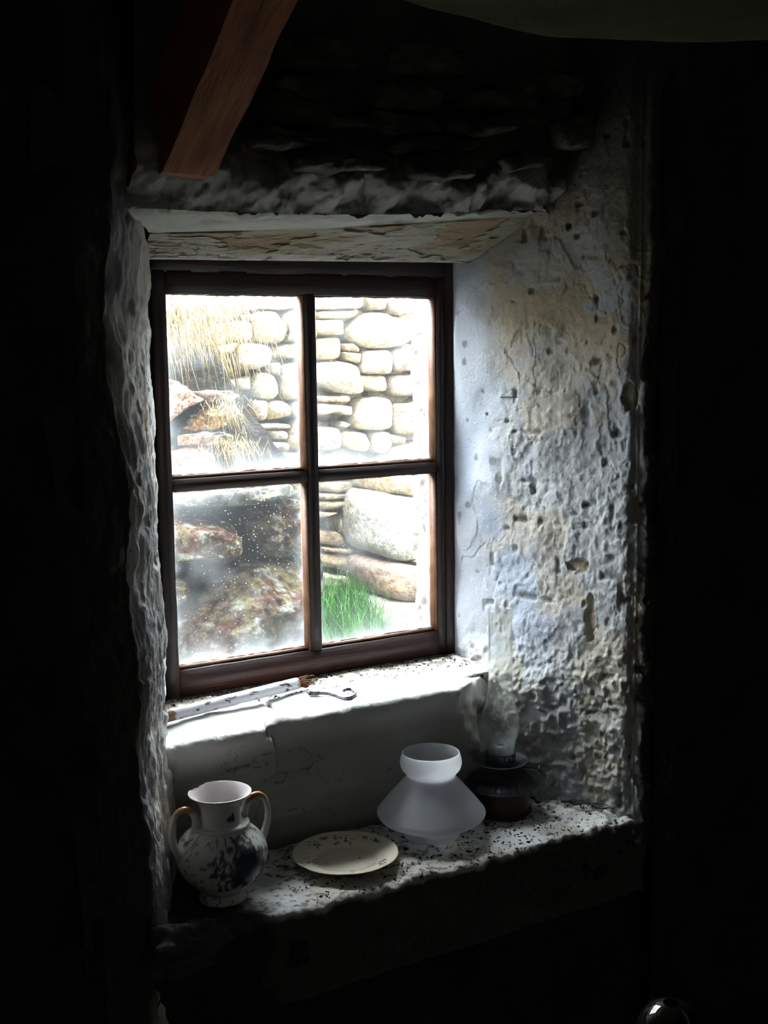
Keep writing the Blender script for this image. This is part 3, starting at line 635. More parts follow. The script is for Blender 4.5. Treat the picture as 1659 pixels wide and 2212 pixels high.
def stonecol(seed, base=None, moss=.35):
    r = np.random.RandomState(seed)
    pal = np.array([[.60,.51,.36],[.66,.59,.47],[.54,.46,.33],[.64,.53,.42],[.60,.57,.50],[.56,.43,.29]])
    b = pal[r.randint(len(pal))]*(.9+.2*r.rand()) if base is None else np.array(base)
    def f(V):
        x, y, z = V[:, 0], V[:, 1], V[:, 2]
        C = np.tile(b*.80, (len(V), 1)); n = fbm(x*14, y*14, z*14, 3, seed)
        C = mix(C, b*np.array([.85, .78, .62]), .7*sst(0, .5, n)); zc = (z-z.min())/(np.ptp(z)+1e-6)
        C = mix(C, np.array([.38, .38, .22]), moss*sst(.2, .6, fbm(x*25, y*25, z*25, 3, seed+9)+.4*(.4-zc)))
        return C
    return f
dsw = empty('dry_stone_wall', (1.9, YW, ZG), 'pale dry stone wall of rough courses outside behind the window', 'wall')
allpolys = []
for i, p in enumerate(wallstones):
    xc = sum(a[0] for a in p)/len(p); yc = sum(a[1] for a in p)/len(p)
    base = None
    if xc > 820 and yc < 900 and yc > 660: base = (.56, .36, .18) if abs(yc-712) < 30 else (.50, .43, .36)
    slab_stone('stone', p, lambda q: onY(q, YW), .10, .05+.03*random.random(), M_stone, dsw, 100+i, col=stonecol(i, base), n=24)
# bedding behind: courses of stones continuing past what the window shows
pb = onY((660, 800), YW)
bevbox('core', (-.6, YW+.06, ZG-.2), (4.2, YW+.45, .26), M_mortar, dsw, .02)
r = np.random.RandomState(3)
z = ZG-.05
k = 0
seenx = (onY((470, 700), YW)[0]-.02, onY((905, 700), YW)[0]+.04)
while z < .22:
    hh = .08+.07*r.rand(); x = -.5+.1*r.rand()
    while x < 4.1:
        ww = .12+.16*r.rand()
        inside = (x+ww > seenx[0] and x < seenx[1]) and z < .30 and z > -.75
        dpt = YW+.055 if inside else YW+.0
        g = .008
        V = [(x+g, z+g), (x+ww*.5, z+g*.5), (x+ww-g, z+g), (x+ww-g*.6, z+hh*.5), (x+ww-g*1.5, z+hh-g), (x+ww*.5, z+hh-g*.4), (x+g*1.5, z+hh-g), (x+g*.6, z+hh*.5)]
        V = [np.array([a+.012*(r.rand()-.5), dpt, b+.012*(r.rand()-.5)]) for a, b in V]
        slab_stone('stone', V, lambda q: q, .06, .035+(0 if inside else .03*r.rand()), M_stone, dsw, 500+k, col=stonecol(500+k), n=12)
        k += 1; x += ww
    z += hh
print('filler', k)
# pier of whitewashed quoins nearer the window on the right
YP = 1.02
pr = empty('stone_pier', onY((880, 1400), YP), 'pale limewashed pier of large squared stones at right outside the window', 'wall')
WHT = [(.60, .48, .34), (.80, .79, .75), (.66, .48, .40), (.80, .77, .68), (.6, .5, .4), (.72, .69, .63)]
for i, p in enumerate(pier): slab_stone('stone', p, lambda q: onY(q, YP), .22, .05, M_stone, pr, 300+i, col=stonecol(40+i, WHT[i], .12), n=34, nz=.07)
q0, q1 = onY((828, 1030), YP), onY((1010, 1400), YP)
bevbox('core', (q0[0]+.02, YP+.02, ZG-.1), (q1[0]+.5, YW-.09, q0[2]+.01), M_mortar, pr, .02)
# boulders, lower left: near
def bcol(seed, base, lich=.5):
    def f(V):
        x, y, z = V[:, 0], V[:, 1], V[:, 2]; b = np.array(base); C = np.tile(b, (len(V), 1))
        C = mix(C, b*np.array([1.25, .85, .7]), .8*sst(0, .4, fbm(x*20, y*20, z*20, 4, seed)))
        C = mix(C, np.array([.21, .21, .185]), lich*sst(.05, .3, fbm(x*45, y*45, z*45, 4, seed+3)+.5*vn(x*11, y*11, z*11, seed)))
        C = mix(C, np.array([.22, .20, .09]), .4*sst(.1, .4, fbm(x*26, y*26, z*26, 4, seed+7)))
        C = mix(C, np.array([.28, .28, .24]), .8*sst(.5, .56, vn(x*38, y*38, z*38, seed+11)))
        return C
    return f
def boulder(poly, Y, out, thick, parent, seed, base, lich=.5, res=0, ridges=None, bs=.30):
    """dense stone: radial grid from outline to centre, with fine relief"""
    pts = np.array([onY(p, Y) for p in poly]); P = np.vstack([pts, pts[:1]]); seg = np.r_[0, np.cumsum(np.linalg.norm(np.diff(P, axis=0), axis=1))]
    n, m_ = 110, 44
    t = np.linspace(0, seg[-1], n, endpoint=False); O = np.stack([np.interp(t, seg, P[:, k]) for k in range(3)], 1)
    for _ in range(4): O = .25*np.roll(O, 1, 0)+.5*O+.25*np.roll(O, -1, 0)
    c = O.mean(0); s = np.linspace(0, 1, m_); V = np.zeros((n, m_, 3))
    for j, a in enumerate(s):
        if a < .12: sc, o = 1.0, -thick*(1-a/.12)
        else:
            b = (a-.12)/.88; sc = 1-b if b > .0 else 1; o = out*(1-(1-min(1, b*1.6))**2.2)
        V[:, j] = c+(O-c)*sc; V[:, j, 1] -= o
    h = .030*fbm(V[..., 0]*6, V[..., 1]*6, V[..., 2]*6, 2, seed)+.016*fbm(V[..., 0]*20, V[..., 1]*20, V[..., 2]*20, 3, seed+1)+.007*fbm(V[..., 0]*70, V[..., 1]*70, V[..., 2]*70, 3, seed+2)
    if ridges: # slanting strata
        w = (V[..., 0]*.62-V[..., 2]*.78); h += .022*np.abs(vn(w*13+.6*fbm(V[..., 0]*4, 0, V[..., 2]*4, 2, seed), V[..., 0]*1.5, 0, seed+5))*2-.02
    V[..., 1] -= h*(np.linspace(0, 1, m_)[None] > .1); V[..., 2] += .3*h
    V[:, -1] = V[:, -1].mean(0)
    C = bcol(seed, np.array(base)*bs*np.array([.80, .62, .54]), lich*.55)(V.reshape(-1, 3)).reshape(V.shape)
    return grid('boulder', V, M_boulder, parent, wrapu=True, col=C)
bw = empty('boulder_bank', onY((520, 1430), .85), 'stacked lichen-spotted red-brown boulders close outside the lower left pane', 'rocks')
def z3(p): return zz(Z3_, p, KX[2])
boulder(z3([(160,210),(800,110),(1500,60),(1510,240),(1250,270),(970,350),(570,360),(160,370)]), .84, .10, .25, bw, 1, (.20,.19,.16), .5)
boulder(z3([(170,390),(580,370),(620,450),(300,480),(170,480)]), .92, .06, .1, bw, 2, (.20,.24,.18), .3)
boulder(z3([(170,500),(500,470),(740,490),(860,580),(890,830),(700,960),(400,960),(190,950)]), .84, .13, .2, bw, 3, (.25,.135,.09), .35)
boulder(z3([(830,510),(1000,370),(1300,290),(1480,300),(1530,500),(1520,880),(1300,920),(1100,950),(980,920),(890,760),(870,600)]), .90, .14, .2, bw, 4, (.28,.23,.19), .75)
boulder(z3([(150,1080),(280,1100),(325,1200),(300,1330),(210,1400),(150,1400)]), .84, .09, .2, bw, 5, (.27,.17,.11), .4)
boulder(z3([(140,1500),(330,1330),(500,1110),(700,1000),(900,880),(1100,960),(1500,980),(1560,1500),(1570,2150),(900,2250),(150,2350)]), .88, .20, .3, bw, 6, (.25,.17,.12), .6, ridges=True)
# the bank goes on to the left of what the window frames
for i, (cx, cy, rx_, ry_) in enumerate([(230, 1180, 120, 75), (200, 1370, 150, 110), (250, 1560, 130, 90), (30, 1250, 110, 90), (0, 1480, 120, 110)]):
    boulder([(cx+rx_*math.cos(a)*(1+.12*math.sin(3*a+i)), cy+ry_*math.sin(a)*(1+.1*math.cos(2*a+i))) for a in np.linspace(0, 6.28, 14)[:-1]], .92, .12, .2, bw, 60+i, (.26, .19, .14), .5)
# upper-left bank rocks, a little higher and further
ub = empty('rock_ledge', onY((420, 1000), 1.0), 'pale flat rocks of the bank seen through the upper left pane', 'rocks')
def z1p(p): return zz(Z1_, p, KX[0])
for i, (p, Y, out, b_) in enumerate([([(110,1030),(200,1090),(320,1200),(480,1300),(300,1390),(140,1580),(60,1580)], .96, .06, (.60,.57,.53)), ([(290,1180),(500,1170),(750,1190),(880,1240),(760,1310),(560,1330),(420,1300)], 1.0, .06, (.66,.66,.64)),
    ([(140,1610),(250,1430),(480,1330),(690,1370),(740,1550),(600,1630),(250,1650)], 1.02, .08, (.50,.46,.28)), ([(130,1660),(500,1650),(900,1630),(860,1730),(600,1800),(130,1800)], 1.0, .07, (.58,.53,.48)), ([(140,1800),(350,1770),(550,1790),(615,1870),(600,1960),(480,2120),(140,2140)], .94, .09, (.50,.42,.36))]):
    boulder(z1p(p), Y, out, .12, ub, 20+i, b_, .3, bs=1.1)
# earth bank behind them
def bank():
    U, V = np.meshgrid(np.linspace(0, 1, 90), np.linspace(0, 1, 100), indexing='ij')
    pr_ = np.array([(.98, ZG-.1), (.97, -.7), (.98, -.35), (1.02, -.12), (1.05, -.03), (1.12, .05), (1.20, .18), (1.28, .30)])
    q = densify(pr_, 6); T = np.linspace(0, 1, len(q)); y = np.interp(V, T, q[:, 0]); z = np.interp(V, T, q[:, 1])
    zt = [-1.1, -.6, -.3, -.2, -.05, .1, .3]; rx = np.interp(z, zt, [float(onY((a, 1000), 1.05)[0]) for a in (648, 640, 585, 550, 492, 480, 470)])+.02*vn(z*16, 0, 0, 4)
    x = -.3+(rx+.3)*U; back = sst(.85, 1, U)*.30
    h = .03*fbm(x*8, z*8, 3, 4, 7)
    return np.stack([x, y-.03+back*.0-h, z], -1)
BANK = bank()
# ground
gr = empty('ground', (1.6, .8, ZG), kind='structure')
X, Y = np.meshgrid(np.linspace(-1.5, 4.5, 60), np.linspace(OY1-.05, 2.0, 40), indexing='ij')
gz = ZG+.03*fbm(X*3, Y*3, 0, 3, 5)+.20*sst(.6, 1.25, Y)
grid('earth_bank', BANK, M_heath, gr)
grid('soil', np.stack([X, Y, gz], -1), M_ground, gr)
def blades(name, roots, hmin, hmax, w, m_, lean, label, cat, seed, droop=.3, dirv=None):
    r = np.random.RandomState(seed); V = []; F = []
    for (bx, by, bz) in roots:
        h = hmin+(hmax-hmin)*r.rand(); a = r.rand()*2*math.pi; l = lean*h*r.rand()
        d = np.array([math.cos(a), math.sin(a)])*l
        if dirv is not None: d = d*.6+np.array(dirv[:2])*h*r.rand()
        a2 = r.rand()*math.pi; wv = np.array([math.cos(a2), math.sin(a2)*.5, 0])*w; i0 = len(V)
        dz = 0 if dirv is None else dirv[2]
        for t in (0, .35, .7, 1):
            c = np.array([bx+d[0]*t*t, by+d[1]*t*t, bz+h*(t*(1-droop*t*.6))+dz*h*t*t]); ww = wv*(1-t*.9)
            V += [c-ww, c+ww]
        for k in range(3): F.append((i0+2*k, i0+2*k+1, i0+2*k+3, i0+2*k+2))
    o = mesh(name, V, F, m_, smooth=True); tag(o, label, cat, kind='stuff'); return o
r = np.random.RandomState(11)
PXE = float(onY((812, 1300), YP)[0])
roots = []
for _ in range(5200):
    y = .66+.50*r.rand(); xl = .575*(y+2.2)*.86; x = xl+.0+(1.0)*r.rand()
    if y > .94 and x > PXE+.01: continue
    if y <= .94 and x/(y+2.2) > (PXE+.01)/(YP+2.2): continue
    gzz = ZG+.20*float(sst(.6, 1.25, np.array(y))); roots.append((x, y, gzz))
blades('green_grass', roots, .08, .20, .0026, M_grass, .45, 'bright green grass growing at the foot of the stones outside', 'grass', 4)
def tuft(px, Y, n, sx, sz, hmin, hmax, label, seed, dirv, m_=M_dry, w=.0016):
    r = np.random.RandomState(seed); c = onY(px, Y)
    ro = [(c[0]+sx*r.randn(), Y-.03+.03*r.randn(), c[2]+sz*r.randn()) for _ in range(n)]
    blades('dry_grass_tuft', ro, hmin, hmax, w, m_, .8, label, 'grass', seed+1, droop=.9, dirv=dirv)
tuft((400, 680), 1.10, 1300, .09, .055, .05, .16, 'straw-coloured dry grass hanging over the bank in the upper left pane', 31, (.35, -.25, -1.6))
tuft((470, 880), .98, 160, .035, .012, .04, .10, 'small dry tuft hanging between the pale rocks, upper left pane', 33, (.5, -.25, -1.2))
tuft((490, 965), .95, 220, .045, .015, .05, .12, 'dry straw tuft low in the upper left pane beside dark turf', 35, (.35, -.2, -1.0))
tuft((640, 1212), .98, 120, .02, .008, .02, .05, 'small patch of green grass in the gap between boulders', 37, (.1, -.1, -.2), M_grass, .003)

# ================================================================ THINGS ON THE LEDGE AND SILL
# ---- broken white stick lying against the frame
def stick():
    A0 = onZ((352, 1549), ZL+.013); B0 = onZ((642, 1476), ZL+.016)
    e = empty('broken_stick', A0*.5+B0*.5-np.array([0, 0, .012]), 'white-painted broken round stick with frayed brown end lying on the window ledge', 'stick')
    t = np.linspace(0, 1, 90); pts = A0[None]*(1-t[:, None])+B0[None]*t[:, None]
    a = np.linspace(0, 2*math.pi, 32, endpoint=False)
    T = (B0-A0)/np.linalg.norm(B0-A0); u = np.cross(T, [0, 0, 1.]); u /= np.linalg.norm(u); w = np.cross(T, u)
    n_ = vn(a[None]*1.2+0*t[:, None], t[:, None]*18, 0, 2)
    R = .0118+.0006*n_; P = pts[:, None]+R[..., None]*(np.cos(a)[None, :, None]*u+np.sin(a)[None, :, None]*w)
    ch = sst(.52, .60, fbm(np.cos(a)[None]*1.6+0*t[:, None], t[:, None]*20, np.sin(a)[None]*1.6, 3, 5))
    C = mix(np.array([.80, .80, .86]), np.array([.06, .05, .05]), ch*np.ones_like(n_)); C = mix(C, np.array([.20, .12, .07]), sst(.075, .06, t[:, None]+.015*n_)+sst(.975, .99, t[:, None]+.02*n_))
    grid('rod', np.transpose(P, (1, 0, 2)), M_stick, e, wrapu=True, col=np.transpose(C, (1, 0, 2)))
    V = [P[0, k] for k in range(32)]+[A0]; mesh('end_grain', V, [((k+1) % 32, k, 32) for k in range(32)], M_fibre, e)
    V = [P[-1, k] for k in range(32)]+[B0]; mesh('end_grain', V, [(k, (k+1) % 32, 32) for k in range(32)], M_fibre, e)
    r = np.random.RandomState(2)
    for k in range(11):
        a_ = r.rand()*6.28; s0 = B0-T*.01+u*.007*math.cos(a_)+w*.007*math.sin(a_); d = T*(.035+.03*r.rand())+u*(.018*(r.rand()-.5))+np.array([0, 0, .016*(r.rand()-.35)])
        pts2 = [s0+d*q+np.array([0, 0, -.002*q])+.004*np.array([vn(q*3, k, 0, 1), vn(q*3, k, 0, 2), vn(q*3, k, 0, 3)])*q for q in np.linspace(0, 1, 8)]
        pts2 = [np.array([p_[0], p_[1], max(p_[2], ZL+.004)]) for p_ in pts2]
        tube('splinter', pts2, np.linspace(.0028, .0012, 8), M_fibre, e, n=6)
stick()
# ---- screw hook
def hook():
    z0 = ZL+.005
    g = lambda x, y, dz=0: onZ((x, y), z0+dz)
    path = [g(664, 1497), g(690, 1497), g(712, 1498), g(725, 1501), g(738, 1506), g(752, 1508), g(764, 1503), g(767, 1496), g(760, 1490, .002), g(748, 1489, .004), g(743, 1492, .005)]
    q = densify(np.array(path), 8)
    e = empty('screw_hook', g(715, 1498)-np.array([0, 0, .005]), 'grey steel screw hook lying on the ledge right of the white stick', 'hook')
    T = np.linspace(0, 1, len(q)); rr = .0036+0*T; rr[T < .05] = np.linspace(.0012, .0036, (T < .05).sum())
    tube('shank', q, rr, M_hook, e, n=14)
    a = q[0]; b = g(690, 1497); ax = (b-a)/np.linalg.norm(b-a); u = np.cross(ax, [0, 0, 1.]); u /= np.linalg.norm(u); w = np.cross(ax, u); Ln = np.linalg.norm(b-a)
    th = [a+ax*Ln*(.12+.88*t)+.0042*(u*math.cos(t*2*math.pi*9)+w*math.sin(t*2*math.pi*9)) for t in np.linspace(0, 1, 180)]
    tube('thread', th, .0011, M_hook, e, n=6)
hook()
# ---- two-handled jug
JC = onZ((482, 1940), ZS+.003); JC[2] = ZS+.004
def jug():
    e = empty('two_handled_jug', JC, 'round two-handled glazed jug with dark blue flowers and chipped rim, standing left on the sill', 'jug')
    prof = [(.001, .004), (.030, .004), (.046, 0), (.050, .004), (.047, .012), (.044, .020), (.056, .032), (.077, .050), (.090, .072), (.095, .094), (.091, .115), (.078, .134), (.062, .147), (.0585, .152), (.0600, .156), (.0575, .1605), (.050, .160), (.0455, .164), (.042, .176), (.0415, .190), (.046, .203), (.054, .213), (.0635, .220), (.0650, .2215), (.0640, .2230), (.060, .2215), (.052, .215), (.043, .204), (.038, .190), (.038, .170), (.050, .155), (.080, .13), (.088, .095), (.08, .06), (.05, .025), (.001, .015)]
    q = densify(np.array(prof), 4)
    ca = math.radians(118)
    def fn(A, R, Z):
        d = np.abs((A-ca+math.pi) % (2*math.pi)-math.pi); k = np.clip(1-d/.42, 0, 1)**.6*(.8+.2*vn(A*14, 0, 0, 3)); top = .2235-.0075*k
        Zc = np.where((R < .07) & (Z > top) & (k > 0), top, Z); return R, Zc
    def col(A, R, Z):
        X_, Y_ = np.cos(A), np.sin(A)
        C = np.tile(np.array([.60, .60, .55]), A.shape+(1,)); inside = np.arange(A.shape[1])[None]+0*A > 23*4
        ang = (A-math.radians(-86)+math.pi) % (2*math.pi)-math.pi      # front of the jug
        u, v = ang*.092, Z-.088
        n = fbm(u*55, v*55, 0, 4, 5); wu = u+.006*fbm(u*90, v*90, 1, 3, 6); wv = v+.006*fbm(u*90, v*90, 2, 3, 7)
        body = Z < .15
        blob = sst(1.0, .85, np.hypot((u-.012)/.040, v/.040)+.28*n)
        leaf = sst(.50, .58, vn(wu*150, wv*150, 2, 9)+.62*sst(1.9, .9, np.hypot(u/.050, v/.040)))
        neck = sst(.95, .8, np.hypot(u/.022, (Z-.178)/.012)+.4*n)
        ink = np.where(body, np.maximum(blob, leaf*.9), neck)
        C = mix(C, np.array([.018, .028, .05]), ink*(~inside)*.96)
        bandk = np.exp(-((Z-.0215)/.002)**2)+np.exp(-((R-.065)/.0012)**2)*(Z > .215)
        C = mix(C, np.array([.30, .17, .07]), np.clip(bandk, 0, 1)*.85)
        C = mix(C, np.array([.66, .60, .60]), inside*1.0); return C
    lathe('body', q, JC, M_ceramic, e, 160, fn, col)
    for s in (1, -1):
        h = [(.052, .150), (.053, .168), (.058, .186), (.070, .198), (.086, .200), (.099, .190), (.106, .170), (.107, .150), (.103, .130), (.095, .112), (.090, .102)]
        hq = densify(np.array(h), 6)
        P = np.stack([JC[0]+s*hq[:, 0], JC[1]+0*hq[:, 0], JC[2]+hq[:, 1]], 1)
        o = tube('handle', P, .0075+.0015*np.cos(np.linspace(0, math.pi*2, len(P))), M_ceramic, e, n=18)
        V = np.array([v.co for v in o.data.vertices]); top = sst(.186, .198, V[:, 2]-JC[2])
        setcol(o.data, mix(np.tile([.58, .56, .52], (len(V), 1)), np.array([.38, .20, .09]), top))
    return e
warp(jug(), JC, .85, [0, .25], [0, .25*.874])
# ---- plate
PC = onZ((746, 1853), ZS+.012); PC[2] = ZS+.005
def plate():
    e = empty('plate', PC, 'cream china plate with red and blue flower sprigs lying on the sill', 'plate')
    R0 = .106
    prof = [(.001, .004), (.040, .004), (.058, .0055), (.066, .009), (.080, .014), (.096, .0175), (R0-.003, .0195), (R0, .0195), (R0+.0005, .018), (R0-.004, .0155), (.085, .011), (.068, .004), (.060, .001), (.056, 0), (.05, .002), (.001, .002)]
    q = densify(np.array(prof), 14)
    def fn(A, R, Z):
        k = sst(.075, R0, R); lob = np.abs(np.cos(A*4+.5))**.35; return R*(1-.022*k*(1-lob)), Z
    r = np.random.RandomState(8)
    sprigs = [(.072, 165, .026), (.078, 62, .026), (.083, 112, .018), (.088, 15, .014), (.086, 35, .010), (.09, 90, .010), (.088, -62, .020), (.03, -20, .006), (.085, -110, .010)]
    spots = []
    for rr, a, sz in sprigs:
        cx, cy = rr*math.cos(math.radians(a)), rr*math.sin(math.radians(a))
        for k in range(int(sz*900)):
            spots.append((cx+sz*.42*r.randn(), cy+sz*.42*r.randn(), .0012+.0024*r.rand(), [(.42, .06, .07), (.10, .08, .28), (.06, .16, .05), (.50, .14, .12), (.10, .14, .06), (.30, .12, .2)][r.randint(6)]))
    def col(A, R, Z):
        C = np.tile(np.array([.80, .75, .60]), A.shape+(1,)); x, y = R*np.cos(A), R*np.sin(A); topm = (np.arange(A.shape[1])[None]+0*A) < 7*14
        for sx, sy, sr, c in spots: C = mix(C, np.array(c), .85*sst(sr*1.2, sr*.7, np.hypot(x-sx, y-sy))*topm)
        C = mix(C, np.array([.45, .33, .12]), .5*sst(R0-.003, R0-.0005, R)); return C
    lathe('dish', q, PC, M_plate, e, 420, fn, col)
    return e
warp(plate(), PC, .945, [0, .03], [0, .03])
# ---- opal glass shade standing on its wide side
HC = onZ((932, 1803), ZS+.002); HC[2] = ZS+.004
def shade():
    e = empty('glass_lampshade', HC, 'white opal glass lampshade with flared cone and round collar standing on the sill', 'lampshade')
    prof = [(.060, 0), (.0615, .004), (.060, .014), (.064, .022), (.085, .030), (.106, .040), (.1145, .048), (.1165, .055), (.112, .063), (.098, .082), (.080, .105), (.062, .127), (.0535, .138), (.0525, .144), (.056, .150), (.0625, .158), (.0655, .168), (.0655, .178), (.0625, .192), (.0615, .1955)]
    q = densify(np.array(prof), 5)
    # inner skin
    off = q.copy(); tn = np.gradient(q, axis=0); tn /= np.linalg.norm(tn, axis=1)[:, None]+1e-9; off = q+np.stack([-tn[:, 1], tn[:, 0]], 1)*.0026
    mid = np.array([[q[-1, 0]-.0013, q[-1, 1]+.0012]])
    full = np.vstack([q, mid, off[::-1], q[:1]])
    lathe('shade', full, HC, M_opal, e, 120); return e
warp(shade(), HC, .925, [0, .25], [0, .25*.86])
# ---- paraffin lamp
OC = onZ((1081, 1748), ZS+.003); OC[2] = ZS+.004
def lamp():
    e = empty('oil_lamp', OC, 'old paraffin lamp with dark metal font and tall clear glass chimney behind the lampshade', 'lamp')
    lathe('base', densify(np.array([(.001, .002), (.066, 0), (.069, .003), (.069, .010), (.066, .014), (.066, .052), (.068, .060), (.06, .064), (.001, .064)]), 4), OC, M_brass, e, 72)
    def rib(A, R, Z): k = sst(.055, .065, R)*sst(.082, .079, R); return R, Z+.0022*k*np.abs(np.cos(A*17))
    lathe('font', densify(np.array([(.055, .058), (.070, .062), (.081, .066), (.0835, .069), (.081, .072), (.074, .082), (.062, .092), (.045, .101), (.030, .106), (.022, .112), (.001, .112)]), 4), OC, M_iron, e, 200, rib)
    lathe('collar', densify(np.array([(.021, .108), (.022, .116), (.028, .118), (.028, .126), (.024, .130), (.03, .136)]), 3), OC, M_iron, e, 48)
    lathe('gallery', densify(np.array([(.024, .128), (.038, .134), (.054, .142), (.062, .150), (.0645, .153), (.0625, .1545), (.052, .149), (.040, .143), (.028, .141), (.001, .141)]), 4), OC, M_iron, e, 96)
    # pierced crown: uprights, rings and loops
    crn = []
    rr = .0335
    o = []
    ringpts = lambda z: [OC+np.array([rr*math.cos(a), rr*math.sin(a), z]) for a in np.linspace(0, 2*math.pi, 49)]
    cr = tube('crown_ring', ringpts(.146), .0016, M_iron, e, n=8, caps=False); tube('crown_ring', ringpts(.170), .0014, M_iron, e, n=8, caps=False)
    for k in range(18):
        for zc in (.1525, .1635):
            a0_ = 2*math.pi*k/18
            pts = [OC+np.array([rr*math.cos(a0_+.0050/rr*math.cos(t)), rr*math.sin(a0_+.0050/rr*math.cos(t)), zc+.0055*math.sin(t)]) for t in np.linspace(0, 2*math.pi, 15)]
            tube('crown_loop', pts, .0011, M_iron, e, n=5, caps=False)
    lathe('burner_dome', densify(np.array([(.026, .141), (.026, .165), (.024, .176), (.018, .185), (.010, .188), (.008, .186)]), 4), OC, M_iron, e, 48)
    # wick winder
    d = np.array([.75, -.66, 0]); d /= np.linalg.norm(d)
    s0 = OC+np.array([0, 0, .130])+d*.02; s1 = OC+np.array([0, 0, .130])+d*.088
    tube('winder_shaft', [s0, s1], .0018, M_iron, e, n=8)
    wh = [s1+np.array([0, 0, 0])+.009*(np.cross(d, [0, 0, 1])*math.cos(t)+np.array([0, 0, 1])*math.sin(t)) for t in np.linspace(0, 2*math.pi, 25)]
    tube('winder_wheel', wh, .0022, M_iron, e, n=8)
    ch = densify(np.array([(.0315, .148), (.0315, .165), (.032, .180), (.0345, .198), (.040, .215), (.0435, .232), (.0435, .248), (.040, .268), (.034, .290), (.0295, .312), (.0275, .335), (.0268, .37), (.0266, .42), (.0266, .47), (.0268, .497), (.0275, .501)]), 5)
    lathe('chimney', np.vstack([ch, ch[::-1]-np.array([[.0016, 0]])]), OC, M_chim, e, 96, col=lambda A, R, Z: np.stack([.012+.02*np.clip(fbm(np.cos(A)*3, np.sin(A)*3, Z*30, 3, 4), 0, 1)+.06*sst(.25, .17, Z), .25+0*R, 0*R], -1)); return e
warp(lamp(), OC, .92, [0, .069, .153, .17, .24, .50, .6], [0, .055, .106, .124, .185, .424, .51])
# ---- crumbs and twigs
def surf_h(x, y, where): return (ZL if where == 'ledge' else ZS)+.001
def crumbs(name, n, fn, where, label, seed, smax=.003):
    r = np.random.RandomState(seed); V = []; F = []
    k = 0
    while k < n:
        p = fn(r)
        if p is None: continue
        s = .0006+.55*smax*r.rand()**2.5; zb = surf_h(p[0], p[1], where); i0 = len(V); a = r.rand()*3.1; el = 1+1.8*r.rand()
        for t in range(4):
            b = a+t*math.pi/2; q = (el if t % 2 == 0 else .7)*s; V.append((p[0]+math.cos(b)*q, p[1]+math.sin(b)*q, zb+s*.3))
        V += [(p[0], p[1], zb+s*1.1), (p[0], p[1], zb-.002)]
        for t in range(4): F += [(i0+t, i0+(t+1) % 4, i0+4), (i0+(t+1) % 4, i0+t, i0+5)]
        k += 1
    o = mesh(name, V, F, M_debris, smooth=False); tag(o, label, 'debris', kind='stuff')
crumbs('plaster_crumbs', 700, lambda r: (.70+.78*r.rand(), -.005-.10*r.rand()**1.7), 'ledge', 'fine dark crumbs scattered along the foot of the window frame', 3)
crumbs('sill_debris', 1100, lambda r: (.90+.72*r.rand(), YB-.03-(.25)*r.rand()), 'sill', 'dark crumbs and grit strewn over the lower sill', 4, .0038)
def twig(p0, p1, nbr, seed, label):
    r = np.random.RandomState(seed); a, b = onZ(p0, ZS+.008), onZ(p1, ZS+.008)
    e = empty('dry_twig', (a+b)/2-np.array([0, 0, .004]), label, 'twig')
    t = np.linspace(0, 1, 20); pts = np.array([a*(1-q)+b*q+np.array([0, .010*math.sin(q*5), .004+.004*vn(q*5, seed, 0, 2)]) for q in t]); tube('stem', pts, np.linspace(.0024, .0010, 20), M_twig, e, n=6)
    for k in range(nbr):
        i = r.randint(3, 18); s = pts[i]; d = (b-a)*(.15+.25*r.rand())+np.array([.03*(r.rand()-.5), .05*(r.rand()-.5), .006*r.rand()])
        tube('side_shoot', [s+d*q+np.array([0, 0, .003*math.sin(q*3)]) for q in np.linspace(0, 1, 6)], np.linspace(.0013, .0006, 6), M_twig, e, n=5)
twig((1212, 1738), (1305, 1745), 7, 5, 'dark dry branching twig on the right end of the sill')
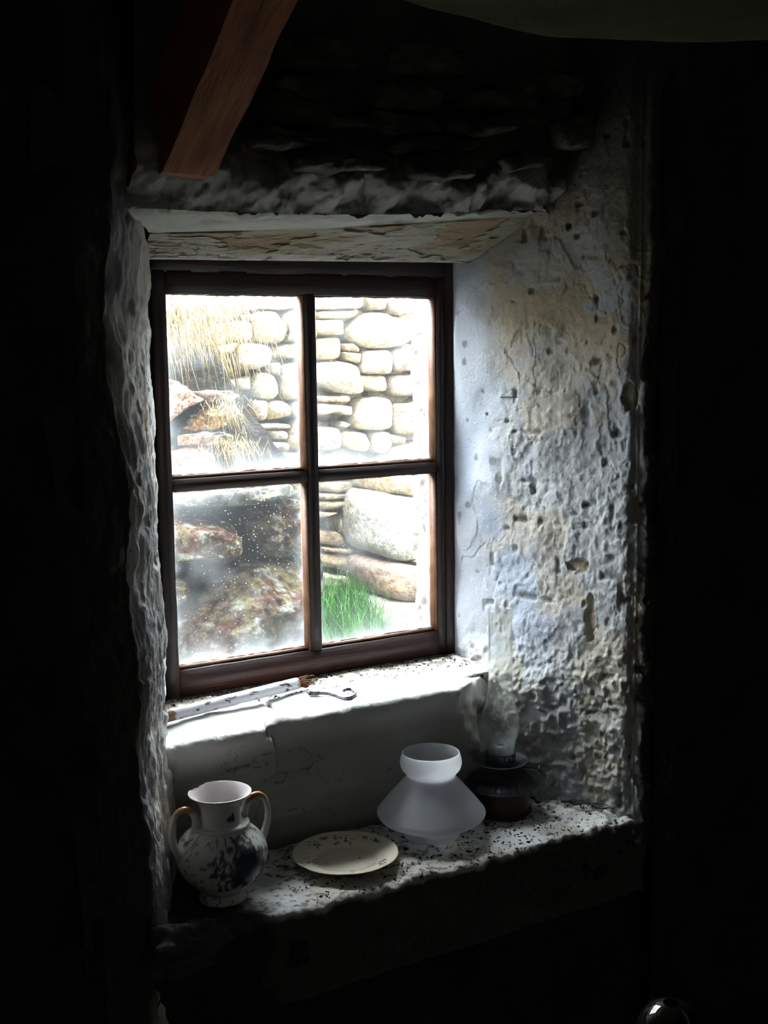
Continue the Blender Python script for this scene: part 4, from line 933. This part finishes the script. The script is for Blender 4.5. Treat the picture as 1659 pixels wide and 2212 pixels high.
# thin dark splinter in the chipped patch of the right reveal
pN = (RX0, 0, 0); nN = (-YF, (RX1-RX0), 0)
s0, s1 = onPlane((1084, 858), pN, nN), onPlane((1140, 857), pN, nN)
off = -np.array(nN)/np.linalg.norm(nN)*.004; off[2] = 0
tube_o = tube('wall_splinter', [s0+off, (s0+s1)/2+off*1.2, s1+off], .0013, M_twig, wall, n=6)

# ---- sagging canvas overhead, top right
def canvas():
    edge = densify(np.array([(700, -60), (870, 0), (1000, 32), (1150, 65), (1300, 86), (1420, 94), (1560, 95), (1700, 90), (1900, 70)], float), 8)
    Y0 = -.95
    E_ = np.array([onY(p, Y0) for p in edge]); V = np.linspace(0, 1, 30)
    P = np.stack([E_+np.array([0, -.9*v, .0])+np.array([0, 0, 1])*(.06*v+.25*v*v)-0*E_ for v in V], 1)
    P[..., 2] = P[..., 2]+.006*fbm(P[..., 0]*5, P[..., 1]*5, 0, 3, 6)
    P2 = P.copy(); P2[..., 2] += .004
    o = grid('hanging_canvas', np.concatenate([P, P2[:, ::-1]], 1), M_cloth); tag(o, 'dim sagging greenish canvas hanging overhead at top right', 'cloth')
canvas()
# ---- dark round kettle in the lower right gloom
pc = onY((1448, 2235), -1.0)
e = empty('kettle', (pc[0], pc[1], ZFLOOR), 'dark rounded metal kettle in the gloom at lower right, one thin glint on it', 'kettle')
kz = pc[2]-ZFLOOR; kr = .050
lathe('stand', densify(np.array([(.001, 0), (.13, .0), (.13, .03), (.095, .07), (.080, kz*.5), (.085, kz-kr*1.35), (.095, kz-kr*1.15), (.085, kz-kr*1.03), (.001, kz-kr*1.02)]), 4), (pc[0], pc[1], ZFLOOR+.001), M_iron, e, 48)
lathe('body', [(kr*math.sin(t)+.0005, kz-kr*1.0*math.cos(t)) for t in np.linspace(.0, math.pi*.93, 40)], (pc[0], pc[1], ZFLOOR+.001), M_pot, e, 72)
0 and lathe('lid_knob', densify(np.array([(.004, kz+kr*.97), (.006, kz+kr*1.05), (.012, kz+kr*1.15), (.010, kz+kr*1.25), (.001, kz+kr*1.28)]), 4), (pc[0], pc[1], ZFLOOR+.001), M_pot, e, 32)
